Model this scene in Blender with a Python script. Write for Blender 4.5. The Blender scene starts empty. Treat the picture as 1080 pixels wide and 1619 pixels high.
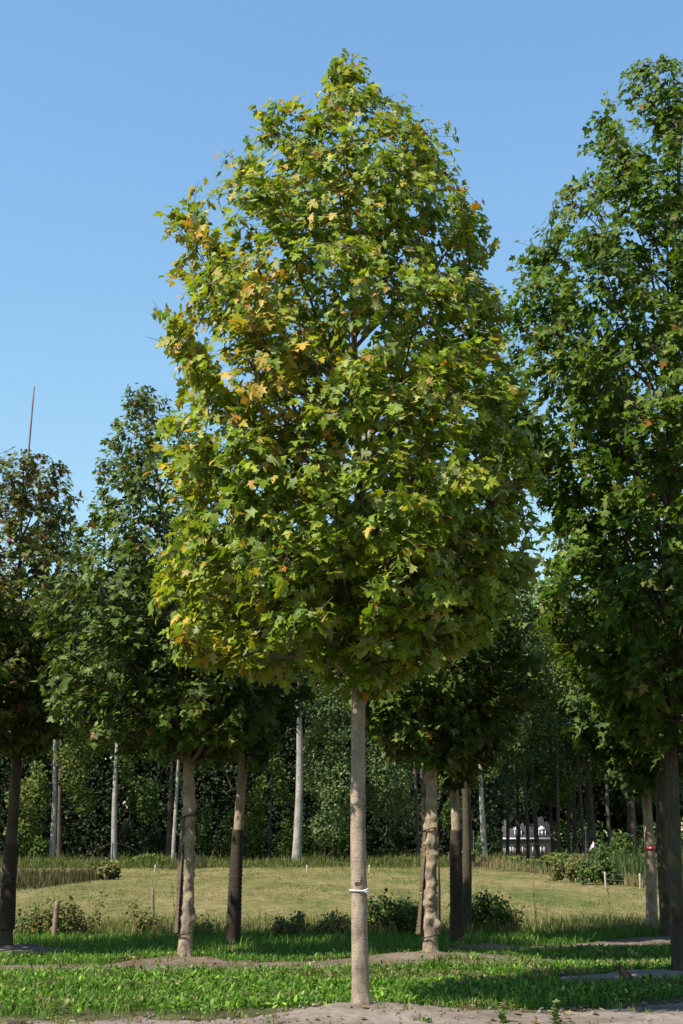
import bpy, math, random
import numpy as np
from mathutils import Matrix, Vector

# ------------------------------------------------------------------ camera, sky, sun, exposure
SC = bpy.context.scene
COL = SC.collection
F = 2200.0                                   # focal length in photograph pixels (1080 x 1619)
EYE = 1.47
PITCH = math.atan(523.5 / F)
cam_d = bpy.data.cameras.new('camera')
cam = bpy.data.objects.new('camera', cam_d)
COL.objects.link(cam)
cam.location = (0, 0, EYE)
cam.rotation_euler = (math.pi / 2 + PITCH, 0, 0)
cam_d.sensor_fit = 'VERTICAL'
cam_d.sensor_height = 24.0
cam_d.lens = F / 1619.0 * 24.0
cam_d.clip_start = 0.1
cam_d.clip_end = 5000
SC.camera = cam

SUN_EL = math.radians(50)
SUN_AZ = math.radians(56)                    # sun is behind the camera, this far round to its left
to_sun = Vector((-math.sin(SUN_AZ) * math.cos(SUN_EL), -math.cos(SUN_AZ) * math.cos(SUN_EL), math.sin(SUN_EL)))
world = bpy.data.worlds.new('World')
SC.world = world
world.use_nodes = True
wt = world.node_tree
wt.nodes.clear()
sky = wt.nodes.new('ShaderNodeTexSky')
sky.sky_type = 'NISHITA'
sky.sun_disc = False
sky.sun_elevation = SUN_EL
sky.sun_rotation = math.atan2(to_sun.x, to_sun.y)
sky.altitude = 0
sky.air_density = 2.2
sky.dust_density = 0.0
sky.ozone_density = 8.0
bg = wt.nodes.new('ShaderNodeBackground')
bg.inputs['Strength'].default_value = 0.091
wo = wt.nodes.new('ShaderNodeOutputWorld')
wb = wt.nodes.new('ShaderNodeMix')
wb.data_type = 'RGBA'
wb.blend_type = 'MULTIPLY'
wb.inputs['Factor'].default_value = 1.0
wb.inputs['B'].default_value = (0.92, 1.0, 1.07, 1)          # the camera's white balance
wt.links.new(sky.outputs[0], wb.inputs['A'])
wt.links.new(wb.outputs['Result'], bg.inputs[0])
wt.links.new(bg.outputs[0], wo.inputs[0])
sun_d = bpy.data.lights.new('sun', 'SUN')
sun_d.energy = 5.0
sun_d.angle = math.radians(0.53)
sun_d.color = (1.0, 0.94, 0.85)
sun = bpy.data.objects.new('sun', sun_d)
COL.objects.link(sun)
sun.rotation_euler = (-to_sun).to_track_quat('-Z', 'Y').to_euler()
sun.location = (-30, -20, 40)
SC.view_settings.view_transform = 'Standard'
SC.view_settings.look = 'None'
SC.view_settings.exposure = 0.95
SC.view_settings.gamma = 1.0
SC.view_settings.use_curve_mapping = False
SC.cycles.max_bounces = 6
SC.cycles.diffuse_bounces = 3
SC.cycles.glossy_bounces = 2
SC.cycles.transmission_bounces = 4
SC.cycles.use_denoising = True

R = random.Random(7)
G = np.random.default_rng(11)


# ------------------------------------------------------------------ layout helpers
def ray(px, py):
    u = (px - 540.0) / F
    v = (809.5 - py) / F
    return np.array([u, math.cos(PITCH) - v * math.sin(PITCH), math.sin(PITCH) + v * math.cos(PITCH)])


def on_ground(px, py, z=0.0):
    d = ray(px, py)
    t = (z - EYE) / d[2]
    return np.array([d[0] * t, d[1] * t, z])


def at(px, py, Y):
    d = ray(px, py)
    t = Y / d[1]
    return np.array([d[0] * t, Y, EYE + d[2] * t])


def project(P):
    dy = P[:, 1]
    dz = P[:, 2] - EYE
    depth = dy * math.cos(PITCH) + dz * math.sin(PITCH)
    up = -dy * math.sin(PITCH) + dz * math.cos(PITCH)
    return 540 + F * P[:, 0] / depth, 809.5 - F * up / depth, depth


def unit(a):
    a = np.asarray(a, float)
    return a / (np.linalg.norm(a, axis=-1, keepdims=True) + 1e-9)


# cheap smooth value noise on arrays
def vnoise(x, y, seed=0):
    x = np.asarray(x, float); y = np.asarray(y, float)
    xi = np.floor(x); yi = np.floor(y)
    fx = x - xi; fy = y - yi
    fx = fx * fx * (3 - 2 * fx); fy = fy * fy * (3 - 2 * fy)

    def hsh(i, j):
        n = np.sin(i * 127.1 + j * 311.7 + seed * 74.7) * 43758.5453
        return n - np.floor(n)
    a = hsh(xi, yi); b = hsh(xi + 1, yi); c = hsh(xi, yi + 1); d = hsh(xi + 1, yi + 1)
    return (a * (1 - fx) + b * fx) * (1 - fy) + (c * (1 - fx) + d * fx) * fy


def fbm(x, y, seed=0, o=3):
    s = 0; a = 0.5; t = 0
    for k in range(o):
        s = s + a * vnoise(x * 2 ** k, y * 2 ** k, seed + k); t += a; a *= 0.5
    return s / t


# ------------------------------------------------------------------ mesh helpers
def mesh_np(name, V, polys, mat, parent=None, col=None, smooth=False, link=True):
    """polys: list of (n,k) index arrays"""
    me = bpy.data.meshes.new(name)
    V = np.asarray(V, np.float32)
    me.vertices.add(len(V)); me.vertices.foreach_set('co', V.ravel())
    loops = np.concatenate([np.asarray(p, np.int32).ravel() for p in polys])
    tot = np.concatenate([np.full(len(p), np.asarray(p).shape[1], np.int32) for p in polys])
    st = np.zeros(len(tot), np.int32); st[1:] = np.cumsum(tot)[:-1]
    me.loops.add(len(loops)); me.loops.foreach_set('vertex_index', loops)
    me.polygons.add(len(tot)); me.polygons.foreach_set('loop_start', st); me.polygons.foreach_set('loop_total', tot)
    if smooth:
        me.polygons.foreach_set('use_smooth', np.ones(len(tot), bool))
    if col is not None:
        a = me.color_attributes.new('leaf_col', 'FLOAT_COLOR', 'POINT')
        c = np.ones((len(V), 4), np.float32); c[:, :3] = col
        a.data.foreach_set('color', c.ravel())
    me.update(calc_edges=True)
    if mat is not None:
        me.materials.append(mat)
    if not link:
        return me
    return link_obj(name, me, parent)


def link_obj(name, me, parent=None):
    o = bpy.data.objects.new(name, me)
    COL.objects.link(o)
    if parent is not None:
        o.parent = parent
    return o


def tag(o, label=None, cat=None, group=None, kind=None):
    if label: o['label'] = label
    if cat: o['category'] = cat
    if group: o['group'] = group
    if kind: o['kind'] = kind
    return o


def empty(name, loc):
    o = bpy.data.objects.new(name, None)
    o.empty_display_size = 0.2
    COL.objects.link(o)
    o.location = loc
    return o


class MB:
    """collects pieces of ONE part"""
    def __init__(s):
        s.V = []; s.P = {}; s.n = 0

    def add(s, V, *polys):
        V = np.asarray(V, float)
        for p in polys:
            p = np.asarray(p, int)
            s.P.setdefault(p.shape[1], []).append(p + s.n)
        s.V.append(V); s.n += len(V)

    def box(s, x0, x1, y0, y1, z0, z1):
        V = [(x, y, z) for x in (x0, x1) for y in (y0, y1) for z in (z0, z1)]
        s.add(V, [(0, 1, 3, 2), (4, 6, 7, 5), (0, 4, 5, 1), (2, 3, 7, 6), (0, 2, 6, 4), (1, 5, 7, 3)])

    def tube(s, pts, rad, n=6, cap=True, wob=None):
        pts = np.asarray(pts, float); m = len(pts)
        rad = np.broadcast_to(np.asarray(rad, float), (m,))
        T = np.gradient(pts, axis=0); T = unit(T)
        ref = np.array([0.0, 1, 0]) if abs(T[0][1]) < 0.9 else np.array([1.0, 0, 0])
        A = unit(np.cross(T, ref)); B = np.cross(T, A)
        ang = np.linspace(0, 2 * math.pi, n, endpoint=False)
        rr = rad[:, None] * np.ones(n)[None]
        if wob is not None:
            rr = rr * wob(np.arange(m)[:, None] * np.ones(n)[None], ang[None] * np.ones(m)[:, None])
        V = pts[:, None] + rr[..., None] * (np.cos(ang)[None, :, None] * A[:, None] + np.sin(ang)[None, :, None] * B[:, None])
        i = np.arange(m - 1)[:, None] * n; j = np.arange(n)[None]; k = (j + 1) % n
        Q = np.stack([i + j, i + k, i + n + k, i + n + j], -1).reshape(-1, 4)
        V = V.reshape(-1, 3)
        if cap:
            V = np.vstack([V, pts[-1:] + T[-1:] * rad[-1] * 0.6])
            l = (m - 1) * n
            Tt = np.stack([l + np.arange(n), l + (np.arange(n) + 1) % n, np.full(n, m * n)], -1)
            s.add(V, Q, Tt)
        else:
            s.add(V, Q)

    def build(s, name, mat, parent=None, smooth=False, origin=None):
        V = np.vstack(s.V)
        if origin is not None:
            V = V - np.asarray(origin)
        return mesh_np(name, V, [np.vstack(p) for p in s.P.values()], mat, parent, smooth=smooth)


# leaf shapes: outline of one half (x, y), y along the leaf from stalk to tip
def leaf_shape(half, fold=0.16, droop=0.20, mid=0.36):
    h = [(0.0, 0.0)] + half + [(0.0, 1.0)]
    out = h + [(-x, y) for x, y in reversed(half)]
    V = [(x, y, fold * abs(x) - droop * (abs(x) ** 1.5 + max(0, y - 0.3) ** 2)) for x, y in out]
    V.append((0, mid, 0.0))
    n = len(out)
    T = [(i, (i + 1) % n, n) for i in range(n)]
    return np.array(V), np.array(T)


MAPLE = leaf_shape([(0.42, -0.02), (0.46, 0.14), (0.29, 0.21), (0.62, 0.56), (0.20, 0.51), (0.24, 0.76)])
MAPLE_CURL = leaf_shape([(0.40, 0.0), (0.27, 0.21), (0.56, 0.52), (0.19, 0.51), (0.22, 0.74)], 0.55, 0.55)
MAPLE_PLAIN = leaf_shape([(0.50, 0.30), (0.24, 0.55)], 0.25, 0.3)
MAPLE_M = leaf_shape([(0.40, 0.02), (0.54, 0.52), (0.2, 0.52)], 0.25, 0.3)
MAPLE_S = leaf_shape([(0.40, 0.02), (0.30, 0.20), (0.55, 0.55), (0.20, 0.50), (0.16, 0.78)], 0.2, 0.25)
OVAL = leaf_shape([(0.28, 0.22), (0.34, 0.5), (0.2, 0.8)], 0.25, 0.25)
BUSHLEAF = (np.array([(0, 0, 0), (0.36, 0.4, 0.08), (0.2, 0.8, -0.04), (0, 1.0, -0.2), (-0.2, 0.8, -0.04), (-0.36, 0.4, 0.08)]), np.array([(0, 1, 5), (1, 2, 5), (2, 4, 5), (2, 3, 4)]))
KEY = (np.array([(0, 0, 0), (0.10, 0.25, 0.02), (0.16, 0.75, 0), (0.0, 1.0, -0.03), (-0.05, 0.5, 0)]), np.array([(0, 1, 4), (1, 2, 4), (2, 3, 4)]))
CLUMP = (np.array([(-0.5, 0.05, 0), (0.0, -0.5, 0.12), (0.45, 0.15, -0.05), (-0.1, 0.5, 0.1)]), np.array([(0, 1, 3), (1, 2, 3)]))
HERBLEAF = (np.array([(0, 0, 0), (0.20, 0.45, 0.03), (0.13, 0.8, -0.05), (0, 1.0, -0.16), (-0.13, 0.8, -0.05), (-0.20, 0.45, 0.03)]), np.array([(0, 1, 5), (1, 2, 5), (2, 4, 5), (2, 3, 4)]))


def leaves_np(shape, pos, tip, nor, size, col=None):
    """vertex array, triangles and colours of many leaves"""
    S, T = shape
    nor = unit(nor)
    tip = unit(tip - nor * np.sum(tip * nor, -1, keepdims=True))
    side = np.cross(tip, nor)
    N = len(pos); k = len(S)
    size = np.broadcast_to(np.asarray(size, float), (N,))
    V = pos[:, None] + size[:, None, None] * (S[None, :, 0, None] * side[:, None] + S[None, :, 1, None] * tip[:, None] + S[None, :, 2, None] * nor[:, None])
    P = (np.arange(N) * k)[:, None, None] + T[None]
    C = None if col is None else np.repeat(col, k, axis=0)
    return V.reshape(-1, 3), P.reshape(-1, T.shape[1]), C


# ------------------------------------------------------------------ materials
def new_mat(name):
    m = bpy.data.materials.new(name); m.use_nodes = True
    nt = m.node_tree; nt.nodes.clear()
    out = nt.nodes.new('ShaderNodeOutputMaterial')
    return m, nt, out


def nd(nt, t, **kw):
    n = nt.nodes.new(t)
    for k, v in kw.items():
        if k.startswith('i_'):
            n.inputs[k[2:].replace('_', ' ')].default_value = v
        else:
            setattr(n, k, v)
    return n


def ramp(nt, fac, stops):
    r = nt.nodes.new('ShaderNodeValToRGB')
    while len(r.color_ramp.elements) < len(stops):
        r.color_ramp.elements.new(0.5)
    for e, (p, c) in zip(r.color_ramp.elements, stops):
        e.position = p; e.color = (*c, 1)
    nt.links.new(fac, r.inputs[0])
    return r.outputs[0]


def leaf_mat(name, trans=0.35, back=0.35, rough=0.45, spec=0.35, tint=(0.62, 0.66, 0.40), tgain=1.25):
    m, nt, out = new_mat(name)
    at_ = nd(nt, 'ShaderNodeAttribute', attribute_name='leaf_col')
    geo = nd(nt, 'ShaderNodeNewGeometry')
    mixb = nd(nt, 'ShaderNodeMix', data_type='RGBA')
    mul = nd(nt, 'ShaderNodeMath', operation='MULTIPLY'); mul.inputs[1].default_value = back
    nt.links.new(geo.outputs['Backfacing'], mul.inputs[0])
    nt.links.new(mul.outputs[0], mixb.inputs['Factor'])
    nt.links.new(at_.outputs['Color'], mixb.inputs['A'])
    mixb.inputs['B'].default_value = (*[c * 0.48 for c in tint], 1)
    pr = nd(nt, 'ShaderNodeBsdfPrincipled')
    pr.inputs['Roughness'].default_value = rough
    pr.inputs['Specular IOR Level'].default_value = spec
    nt.links.new(mixb.outputs['Result'], pr.inputs['Base Color'])
    tr = nd(nt, 'ShaderNodeBsdfTranslucent')
    g = nd(nt, 'ShaderNodeMix', data_type='RGBA', blend_type='MULTIPLY')
    g.inputs['Factor'].default_value = 1
    g.inputs['B'].default_value = (1.15 * tgain, 1.2 * tgain, 0.45 * tgain, 1)
    nt.links.new(at_.outputs['Color'], g.inputs['A'])
    nt.links.new(g.outputs['Result'], tr.inputs['Color'])
    mx = nd(nt, 'ShaderNodeMixShader'); mx.inputs[0].default_value = trans
    nt.links.new(pr.outputs[0], mx.inputs[1]); nt.links.new(tr.outputs[0], mx.inputs[2])
    nt.links.new(mx.outputs[0], out.inputs[0])
    return m


def bark_mat(name, stops, scale=9.0, stretch=(1, 1, 0.35), bump=0.35, moss=None, rings=0.0):
    m, nt, out = new_mat(name)
    tc = nd(nt, 'ShaderNodeTexCoord')
    mp = nd(nt, 'ShaderNodeMapping'); mp.inputs['Scale'].default_value = stretch
    nt.links.new(tc.outputs['Object'], mp.inputs[0])
    n1 = nd(nt, 'ShaderNodeTexNoise'); n1.inputs['Scale'].default_value = scale; n1.inputs['Detail'].default_value = 6; n1.inputs['Roughness'].default_value = 0.65
    nt.links.new(mp.outputs[0], n1.inputs['Vector'])
    c = ramp(nt, n1.outputs['Fac'], stops)
    n2 = nd(nt, 'ShaderNodeTexNoise'); n2.inputs['Scale'].default_value = scale * 7; n2.inputs['Detail'].default_value = 5
    mp2 = nd(nt, 'ShaderNodeMapping'); mp2.inputs['Scale'].default_value = (1, 1, 1 + 2.5 * rings)
    nt.links.new(tc.outputs['Object'], mp2.inputs[0]); nt.links.new(mp2.outputs[0], n2.inputs['Vector'])
    mm = nd(nt, 'ShaderNodeMix', data_type='RGBA', blend_type='MULTIPLY'); mm.inputs['Factor'].default_value = 0.8
    c2 = ramp(nt, n2.outputs['Fac'], [(0.3, (0.45, 0.45, 0.45)), (0.6, (1.05, 1.05, 1.05))])
    nt.links.new(c, mm.inputs['A']); nt.links.new(c2, mm.inputs['B'])
    cc = mm.outputs['Result']
    nb = nd(nt, 'ShaderNodeTexNoise'); nb.inputs['Scale'].default_value = 2.3; nb.inputs['Detail'].default_value = 5; nb.inputs['Roughness'].default_value = 0.7
    nt.links.new(tc.outputs['Object'], nb.inputs['Vector'])
    bl = nd(nt, 'ShaderNodeMix', data_type='RGBA', blend_type='MULTIPLY'); bl.inputs['Factor'].default_value = 0.8
    nt.links.new(cc, bl.inputs['A']); nt.links.new(ramp(nt, nb.outputs['Fac'], [(0.32, (0.55, 0.56, 0.48)), (0.5, (1, 1, 1)), (0.7, (1.12, 1.08, 1.02))]), bl.inputs['B'])
    wv = nd(nt, 'ShaderNodeTexNoise'); wv.inputs['Scale'].default_value = 6.0; wv.inputs['Detail'].default_value = 4
    mp3 = nd(nt, 'ShaderNodeMapping'); mp3.inputs['Scale'].default_value = (0.6, 0.6, 9)
    nt.links.new(tc.outputs['Object'], mp3.inputs[0]); nt.links.new(mp3.outputs[0], wv.inputs['Vector'])
    bl2 = nd(nt, 'ShaderNodeMix', data_type='RGBA', blend_type='MULTIPLY'); bl2.inputs['Factor'].default_value = 0.6 * min(1, rings + .2)
    nt.links.new(bl.outputs['Result'], bl2.inputs['A']); nt.links.new(ramp(nt, wv.outputs['Fac'], [(0.32, (0.4, 0.38, 0.35)), (0.42, (1, 1, 1))]), bl2.inputs['B'])
    cc = bl2.outputs['Result']
    if moss:
        n3 = nd(nt, 'ShaderNodeTexNoise'); n3.inputs['Scale'].default_value = 3.0; n3.inputs['Detail'].default_value = 4
        nt.links.new(tc.outputs['Object'], n3.inputs['Vector'])
        f = ramp(nt, n3.outputs['Fac'], [(0.5, (0, 0, 0)), (0.7, (0.6, 0.6, 0.6))])
        mo = nd(nt, 'ShaderNodeMix', data_type='RGBA')
        nt.links.new(f, mo.inputs['Factor']); nt.links.new(cc, mo.inputs['A']); mo.inputs['B'].default_value = (*moss, 1)
        cc = mo.outputs['Result']
    pr = nd(nt, 'ShaderNodeBsdfPrincipled'); pr.inputs['Roughness'].default_value = 0.85; pr.inputs['Specular IOR Level'].default_value = 0.15
    nt.links.new(cc, pr.inputs['Base Color'])
    ad = nd(nt, 'ShaderNodeMath', operation='ADD'); nt.links.new(n1.outputs['Fac'], ad.inputs[0]); nt.links.new(n2.outputs['Fac'], ad.inputs[1])
    bp = nd(nt, 'ShaderNodeBump'); bp.inputs['Strength'].default_value = bump; bp.inputs['Distance'].default_value = 0.02
    nt.links.new(ad.outputs[0], bp.inputs['Height']); nt.links.new(bp.outputs[0], pr.inputs['Normal'])
    nt.links.new(pr.outputs[0], out.inputs[0])
    return m


def ground_mat(name, scales, stops, stops2, bump=0.3, stretch=(1, 1, 1), mixf=0.5, bdist=0.05):
    m, nt, out = new_mat(name)
    tc = nd(nt, 'ShaderNodeTexCoord')
    mp = nd(nt, 'ShaderNodeMapping'); mp.inputs['Scale'].default_value = stretch
    nt.links.new(tc.outputs['Object'], mp.inputs[0])
    ns = []
    for s in scales:
        n = nd(nt, 'ShaderNodeTexNoise'); n.inputs['Scale'].default_value = s; n.inputs['Detail'].default_value = 7; n.inputs['Roughness'].default_value = 0.62
        nt.links.new(mp.outputs[0], n.inputs['Vector']); ns.append(n)
    a = ramp(nt, ns[0].outputs['Fac'], stops); b = ramp(nt, ns[1].outputs['Fac'], stops2)
    mx = nd(nt, 'ShaderNodeMix', data_type='RGBA', blend_type='MULTIPLY'); mx.inputs['Factor'].default_value = mixf
    nt.links.new(a, mx.inputs['A']); nt.links.new(b, mx.inputs['B'])
    pr = nd(nt, 'ShaderNodeBsdfPrincipled'); pr.inputs['Roughness'].default_value = 0.95; pr.inputs['Specular IOR Level'].default_value = 0.1
    nt.links.new(mx.outputs['Result'], pr.inputs['Base Color'])
    bp = nd(nt, 'ShaderNodeBump'); bp.inputs['Strength'].default_value = bump; bp.inputs['Distance'].default_value = bdist
    nt.links.new(ns[1].outputs['Fac'], bp.inputs['Height']); nt.links.new(bp.outputs[0], pr.inputs['Normal'])
    nt.links.new(pr.outputs[0], out.inputs[0])
    return m


def flat_mat(name, c, rough=0.6, spec=0.3, var=0.25, scale=12.0):
    m, nt, out = new_mat(name)
    tc = nd(nt, 'ShaderNodeTexCoord')
    n = nd(nt, 'ShaderNodeTexNoise'); n.inputs['Scale'].default_value = scale; n.inputs['Detail'].default_value = 5
    nt.links.new(tc.outputs['Object'], n.inputs['Vector'])
    cc = ramp(nt, n.outputs['Fac'], [(0.3, tuple(x * (1 - var) for x in c)), (0.7, tuple(min(1, x * (1 + var * 0.6)) for x in c))])
    pr = nd(nt, 'ShaderNodeBsdfPrincipled'); pr.inputs['Roughness'].default_value = rough; pr.inputs['Specular IOR Level'].default_value = spec
    nt.links.new(cc, pr.inputs['Base Color']); nt.links.new(pr.outputs[0], out.inputs[0])
    return m


M_LEAF = leaf_mat('maple_leaf', trans=0.36, back=0.42, rough=0.5, spec=0.25)
M_LEAF_DEEP = leaf_mat('deep_green_leaf', trans=0.34, back=0.2, rough=0.55, spec=0.14)
M_LEAF_DULL = leaf_mat('dull_leaf', trans=0.26, back=0.2, rough=0.55, spec=0.12, tgain=1.1)
M_WOODLEAF = leaf_mat('woodland_leaf', trans=0.2, back=0.08, rough=0.6, spec=0.12, tgain=1.0)
M_GRASS = leaf_mat('grass_blade', trans=0.3, back=0.0, rough=0.6, spec=0.12, tgain=1.0)
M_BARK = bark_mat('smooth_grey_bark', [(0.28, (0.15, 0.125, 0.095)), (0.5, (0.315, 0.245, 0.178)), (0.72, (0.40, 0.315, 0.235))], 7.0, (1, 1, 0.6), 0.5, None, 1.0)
M_BRANCH = bark_mat('branch_bark', [(0.3, (0.09, 0.07, 0.045)), (0.7, (0.19, 0.155, 0.11))], 9.0)
M_KNOB = bark_mat('knobbly_bark', [(0.3, (0.15, 0.105, 0.07)), (0.5, (0.34, 0.26, 0.185)), (0.7, (0.50, 0.40, 0.30))], 9.0, (1, 1, 0.9), 0.9, (0.26, 0.22, 0.085), 0.3)
M_DARKBARK = bark_mat('dull_brown_bark', [(0.3, (0.038, 0.03, 0.02)), (0.7, (0.095, 0.075, 0.053))], 8.0, (1, 1, 0.3), 0.5, (0.07, 0.07, 0.025))  # dark mossy bark, colour lowered further to deepen the shade on these trunks
M_POPLAR = bark_mat('pale_poplar_bark', [(0.3, (0.17, 0.15, 0.125)), (0.65, (0.38, 0.345, 0.295))], 2.5, (1, 1, 0.4), 0.4)
M_OAKBARK = bark_mat('dark_wood_bark', [(0.3, (0.045, 0.037, 0.03)), (0.7, (0.12, 0.098, 0.078))], 3.0, (1, 1, 0.3), 0.5)
M_OAKPALE = bark_mat('mid_brown_wood_bark', [(0.3, (0.06, 0.046, 0.034)), (0.7, (0.14, 0.105, 0.078))], 3.0, (1, 1, 0.3), 0.5)
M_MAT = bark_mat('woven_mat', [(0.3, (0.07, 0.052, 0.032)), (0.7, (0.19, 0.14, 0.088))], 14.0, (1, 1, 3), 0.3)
M_MATDARK = bark_mat('shade_toned_mat', [(0.3, (0.026, 0.019, 0.014)), (0.7, (0.07, 0.051, 0.037))], 14.0, (1, 1, 2), 0.3)  # darker copy of the mat, trunk shade put into its colour; twine too
M_SOIL = ground_mat('sandy_soil', (1.6, 14.0), [(0.28, (0.10, 0.078, 0.058)), (0.5, (0.19, 0.153, 0.122)), (0.72, (0.265, 0.22, 0.182))], [(0.25, (0.45, 0.42, 0.4)), (0.6, (1, 1, 1))], 0.7, (0.6, 1, 1), 0.6)
M_SOILB = ground_mat('brown_mossy_soil', (1.4, 13.0), [(0.28, (0.085, 0.06, 0.036)), (0.5, (0.155, 0.118, 0.082)), (0.72, (0.225, 0.182, 0.142))], [(0.25, (0.4, 0.37, 0.33)), (0.6, (1, 1, 1))], 0.9, (0.6, 1, 1), 0.6)
M_TURF = ground_mat('orchard_turf', (0.9, 9.0), [(0.3, (0.05, 0.048, 0.02)), (0.55, (0.075, 0.075, 0.028)), (0.75, (0.15, 0.12, 0.075))], [(0.3, (0.4, 0.4, 0.4)), (0.7, (1, 1, 1))], 0.5)
M_FIELD = ground_mat('mown_meadow', (0.42, 3.2), [(0.36, (0.088, 0.098, 0.026)), (0.50, (0.155, 0.133, 0.046)), (0.64, (0.215, 0.163, 0.076))], [(0.36, (0.45, 0.5, 0.4)), (0.58, (1.05, 1, 0.95))], 0.6, (1, 0.2, 1), 0.75)
M_POST = flat_mat('weathered_post_wood', (0.21, 0.155, 0.11), 0.9, 0.1, 0.4, 20)
M_PALEPOST = flat_mat('pale_post_wood', (0.36, 0.31, 0.24), 0.9, 0.1, 0.3, 20)
M_WIRE = flat_mat('rusty_wire', (0.12, 0.10, 0.085), 0.6, 0.4)
M_WHITE = flat_mat('white_plastic', (0.80, 0.80, 0.78), 0.35, 0.5, 0.06)
M_REDTAPE = flat_mat('red_tape', (0.45, 0.04, 0.045), 0.5, 0.5, 0.1)
M_SIGNRIM = flat_mat('faded_sign_rim', (0.42, 0.20, 0.19), 0.5, 0.4, 0.1)
M_CANE = flat_mat('cane', (0.20, 0.13, 0.115), 0.6, 0.3, 0.3, 6)
M_STUMP = flat_mat('dark_stump_wood', (0.06, 0.045, 0.032), 0.9, 0.1, 0.5, 18)
M_DEAD = flat_mat('dead_twig', (0.46, 0.41, 0.35), 0.9, 0.1, 0.2)
M_ROOF = flat_mat('dark_roof_tile', (0.05, 0.043, 0.043), 0.8, 0.2, 0.25, 3)
M_GLASS = flat_mat('window_glass', (0.05, 0.06, 0.07), 0.08, 0.6, 0.2)
M_PAINT = flat_mat('white_paint', (0.5, 0.5, 0.48), 0.5, 0.4, 0.05)


def brick_mat():
    m, nt, out = new_mat('brown_brick')
    tc = nd(nt, 'ShaderNodeTexCoord')
    mp = nd(nt, 'ShaderNodeMapping'); mp.inputs['Rotation'].default_value = (math.pi / 2, 0, 0)
    nt.links.new(tc.outputs['Object'], mp.inputs[0])
    b = nd(nt, 'ShaderNodeTexBrick'); b.inputs['Scale'].default_value = 2.2
    b.inputs['Color1'].default_value = (0.22, 0.15, 0.12, 1); b.inputs['Color2'].default_value = (0.30, 0.20, 0.155, 1); b.inputs['Mortar'].default_value = (0.35, 0.32, 0.28, 1)
    nt.links.new(mp.outputs[0], b.inputs['Vector'])
    pr = nd(nt, 'ShaderNodeBsdfPrincipled'); pr.inputs['Roughness'].default_value = 0.9
    nt.links.new(b.outputs['Color'], pr.inputs['Base Color']); nt.links.new(pr.outputs[0], out.inputs[0])
    return m


M_BRICK = brick_mat()

# ------------------------------------------------------------------ ground
# tree feet (photograph pixel of the base), used for the small mounds of earth too
FEET = {'main': (571, 1590), 'right': (1074, 1537), 'b': (292, 1515), 'c': (681, 1508), 'a': (8, 1497),
        'd': (367, 1497), 'e': (722, 1493), 'h': (738, 1477), 'f': (1031, 1475), 'g': (1056, 1481)}
BASE = {k: on_ground(*v) for k, v in FEET.items()}
MOUND = {'main': (0.07, 0.55), 'c': (0.16, 0.8), 'b': (0.08, 0.6), 'a': (0.07, 0.8), 'right': (0.08, 0.7), 'd': (0.04, .5), 'e': (0.05, .5), 'f': (0.05, .6), 'g': (0.05, .6), 'h': (0.04, .5)}


def hgt(x, y):
    x = np.asarray(x, float); y = np.asarray(y, float)
    z = 0.035 * (fbm(x * 0.7, y * 0.7, 3) - 0.5) * np.exp(-np.maximum(0, y - 23) / 0.8)
    z = z + 0.03 * np.exp(-((y - 13.2) / 0.6) ** 2) - 0.045
    for k, (a, w) in MOUND.items():
        b = BASE[k]
        z = z + a * np.exp(-(((x - b[0]) / (w * 1.7)) ** 2 + ((y - b[1]) / w) ** 2))
    return z


for _k in BASE:
    for _ in range(3):
        BASE[_k] = on_ground(*FEET[_k], float(hgt(BASE[_k][0], BASE[_k][1])))


def sheet(name, xs, ys, mat, dz=0.0, warp=None, kind='structure'):
    X, Y = np.meshgrid(xs, ys)
    if warp is not None:
        Y = warp(X, Y)
    Z = hgt(X, Y) + dz
    V = np.stack([X, Y, Z], -1).reshape(-1, 3)
    nx = len(xs); ny = len(ys)
    i = np.arange(ny - 1)[:, None] * nx + np.arange(nx - 1)[None]
    Q = np.stack([i, i + 1, i + nx + 1, i + nx], -1).reshape(-1, 4)
    o = mesh_np(name, V, [Q], mat, smooth=True)
    o['kind'] = kind
    return o


xs = np.concatenate([np.linspace(-900, -12, 12), np.linspace(-11, 11, 151)[1:-1], np.linspace(12, 900, 12)])
ys = np.concatenate([np.linspace(-60, 8, 8), np.linspace(9, 28, 131), np.linspace(30, 130, 30), np.linspace(160, 1600, 12)])
sheet('ground', xs, ys, M_TURF)


def strip(name, edge_far, edge_near, mat=None, n=420, m=46, dz=0.018, x0=-9, x1=9, rag=0.10):
    """a bare earth strip between two wavy edges given as x -> y"""
    X = np.linspace(x0, x1, n)
    yf = edge_far(X) + rag * (fbm(X * 2.3, X * 0 + 1.0, 5) - 0.5) * 2
    yn = edge_near(X) + rag * (fbm(X * 2.1, X * 0 + 4.0, 9) - 0.5) * 2
    yf = np.maximum(yf, yn + 0.02)
    yf = yf + 0.12 * (fbm(X * 9, X * 0 + 2.0, 15) - 0.5); yn = yn + 0.12 * (fbm(X * 9, X * 0 + 7.0, 16) - 0.5)
    t = np.linspace(0, 1, m)[:, None]
    XX = np.broadcast_to(X, (m, n)); YY = yn[None] * (1 - t) + yf[None] * t
    Z = hgt(XX, YY) + dz + 0.03 * (fbm(XX * 5, YY * 5, 21) - 0.4) + 0.022 * (fbm(XX * 17, YY * 17, 25) - 0.5) - 0.05 * (np.abs(t - 0.5) * 2) ** 8
    V = np.stack([XX, YY, Z], -1).reshape(-1, 3)
    i = np.arange(m - 1)[:, None] * n + np.arange(n - 1)[None]
    Q = np.stack([i, i + 1, i + n + 1, i + n], -1).reshape(-1, 4)
    o = mesh_np(name, V, [Q], mat or M_SOIL, smooth=True)
    o['kind'] = 'structure'
    return o


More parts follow.
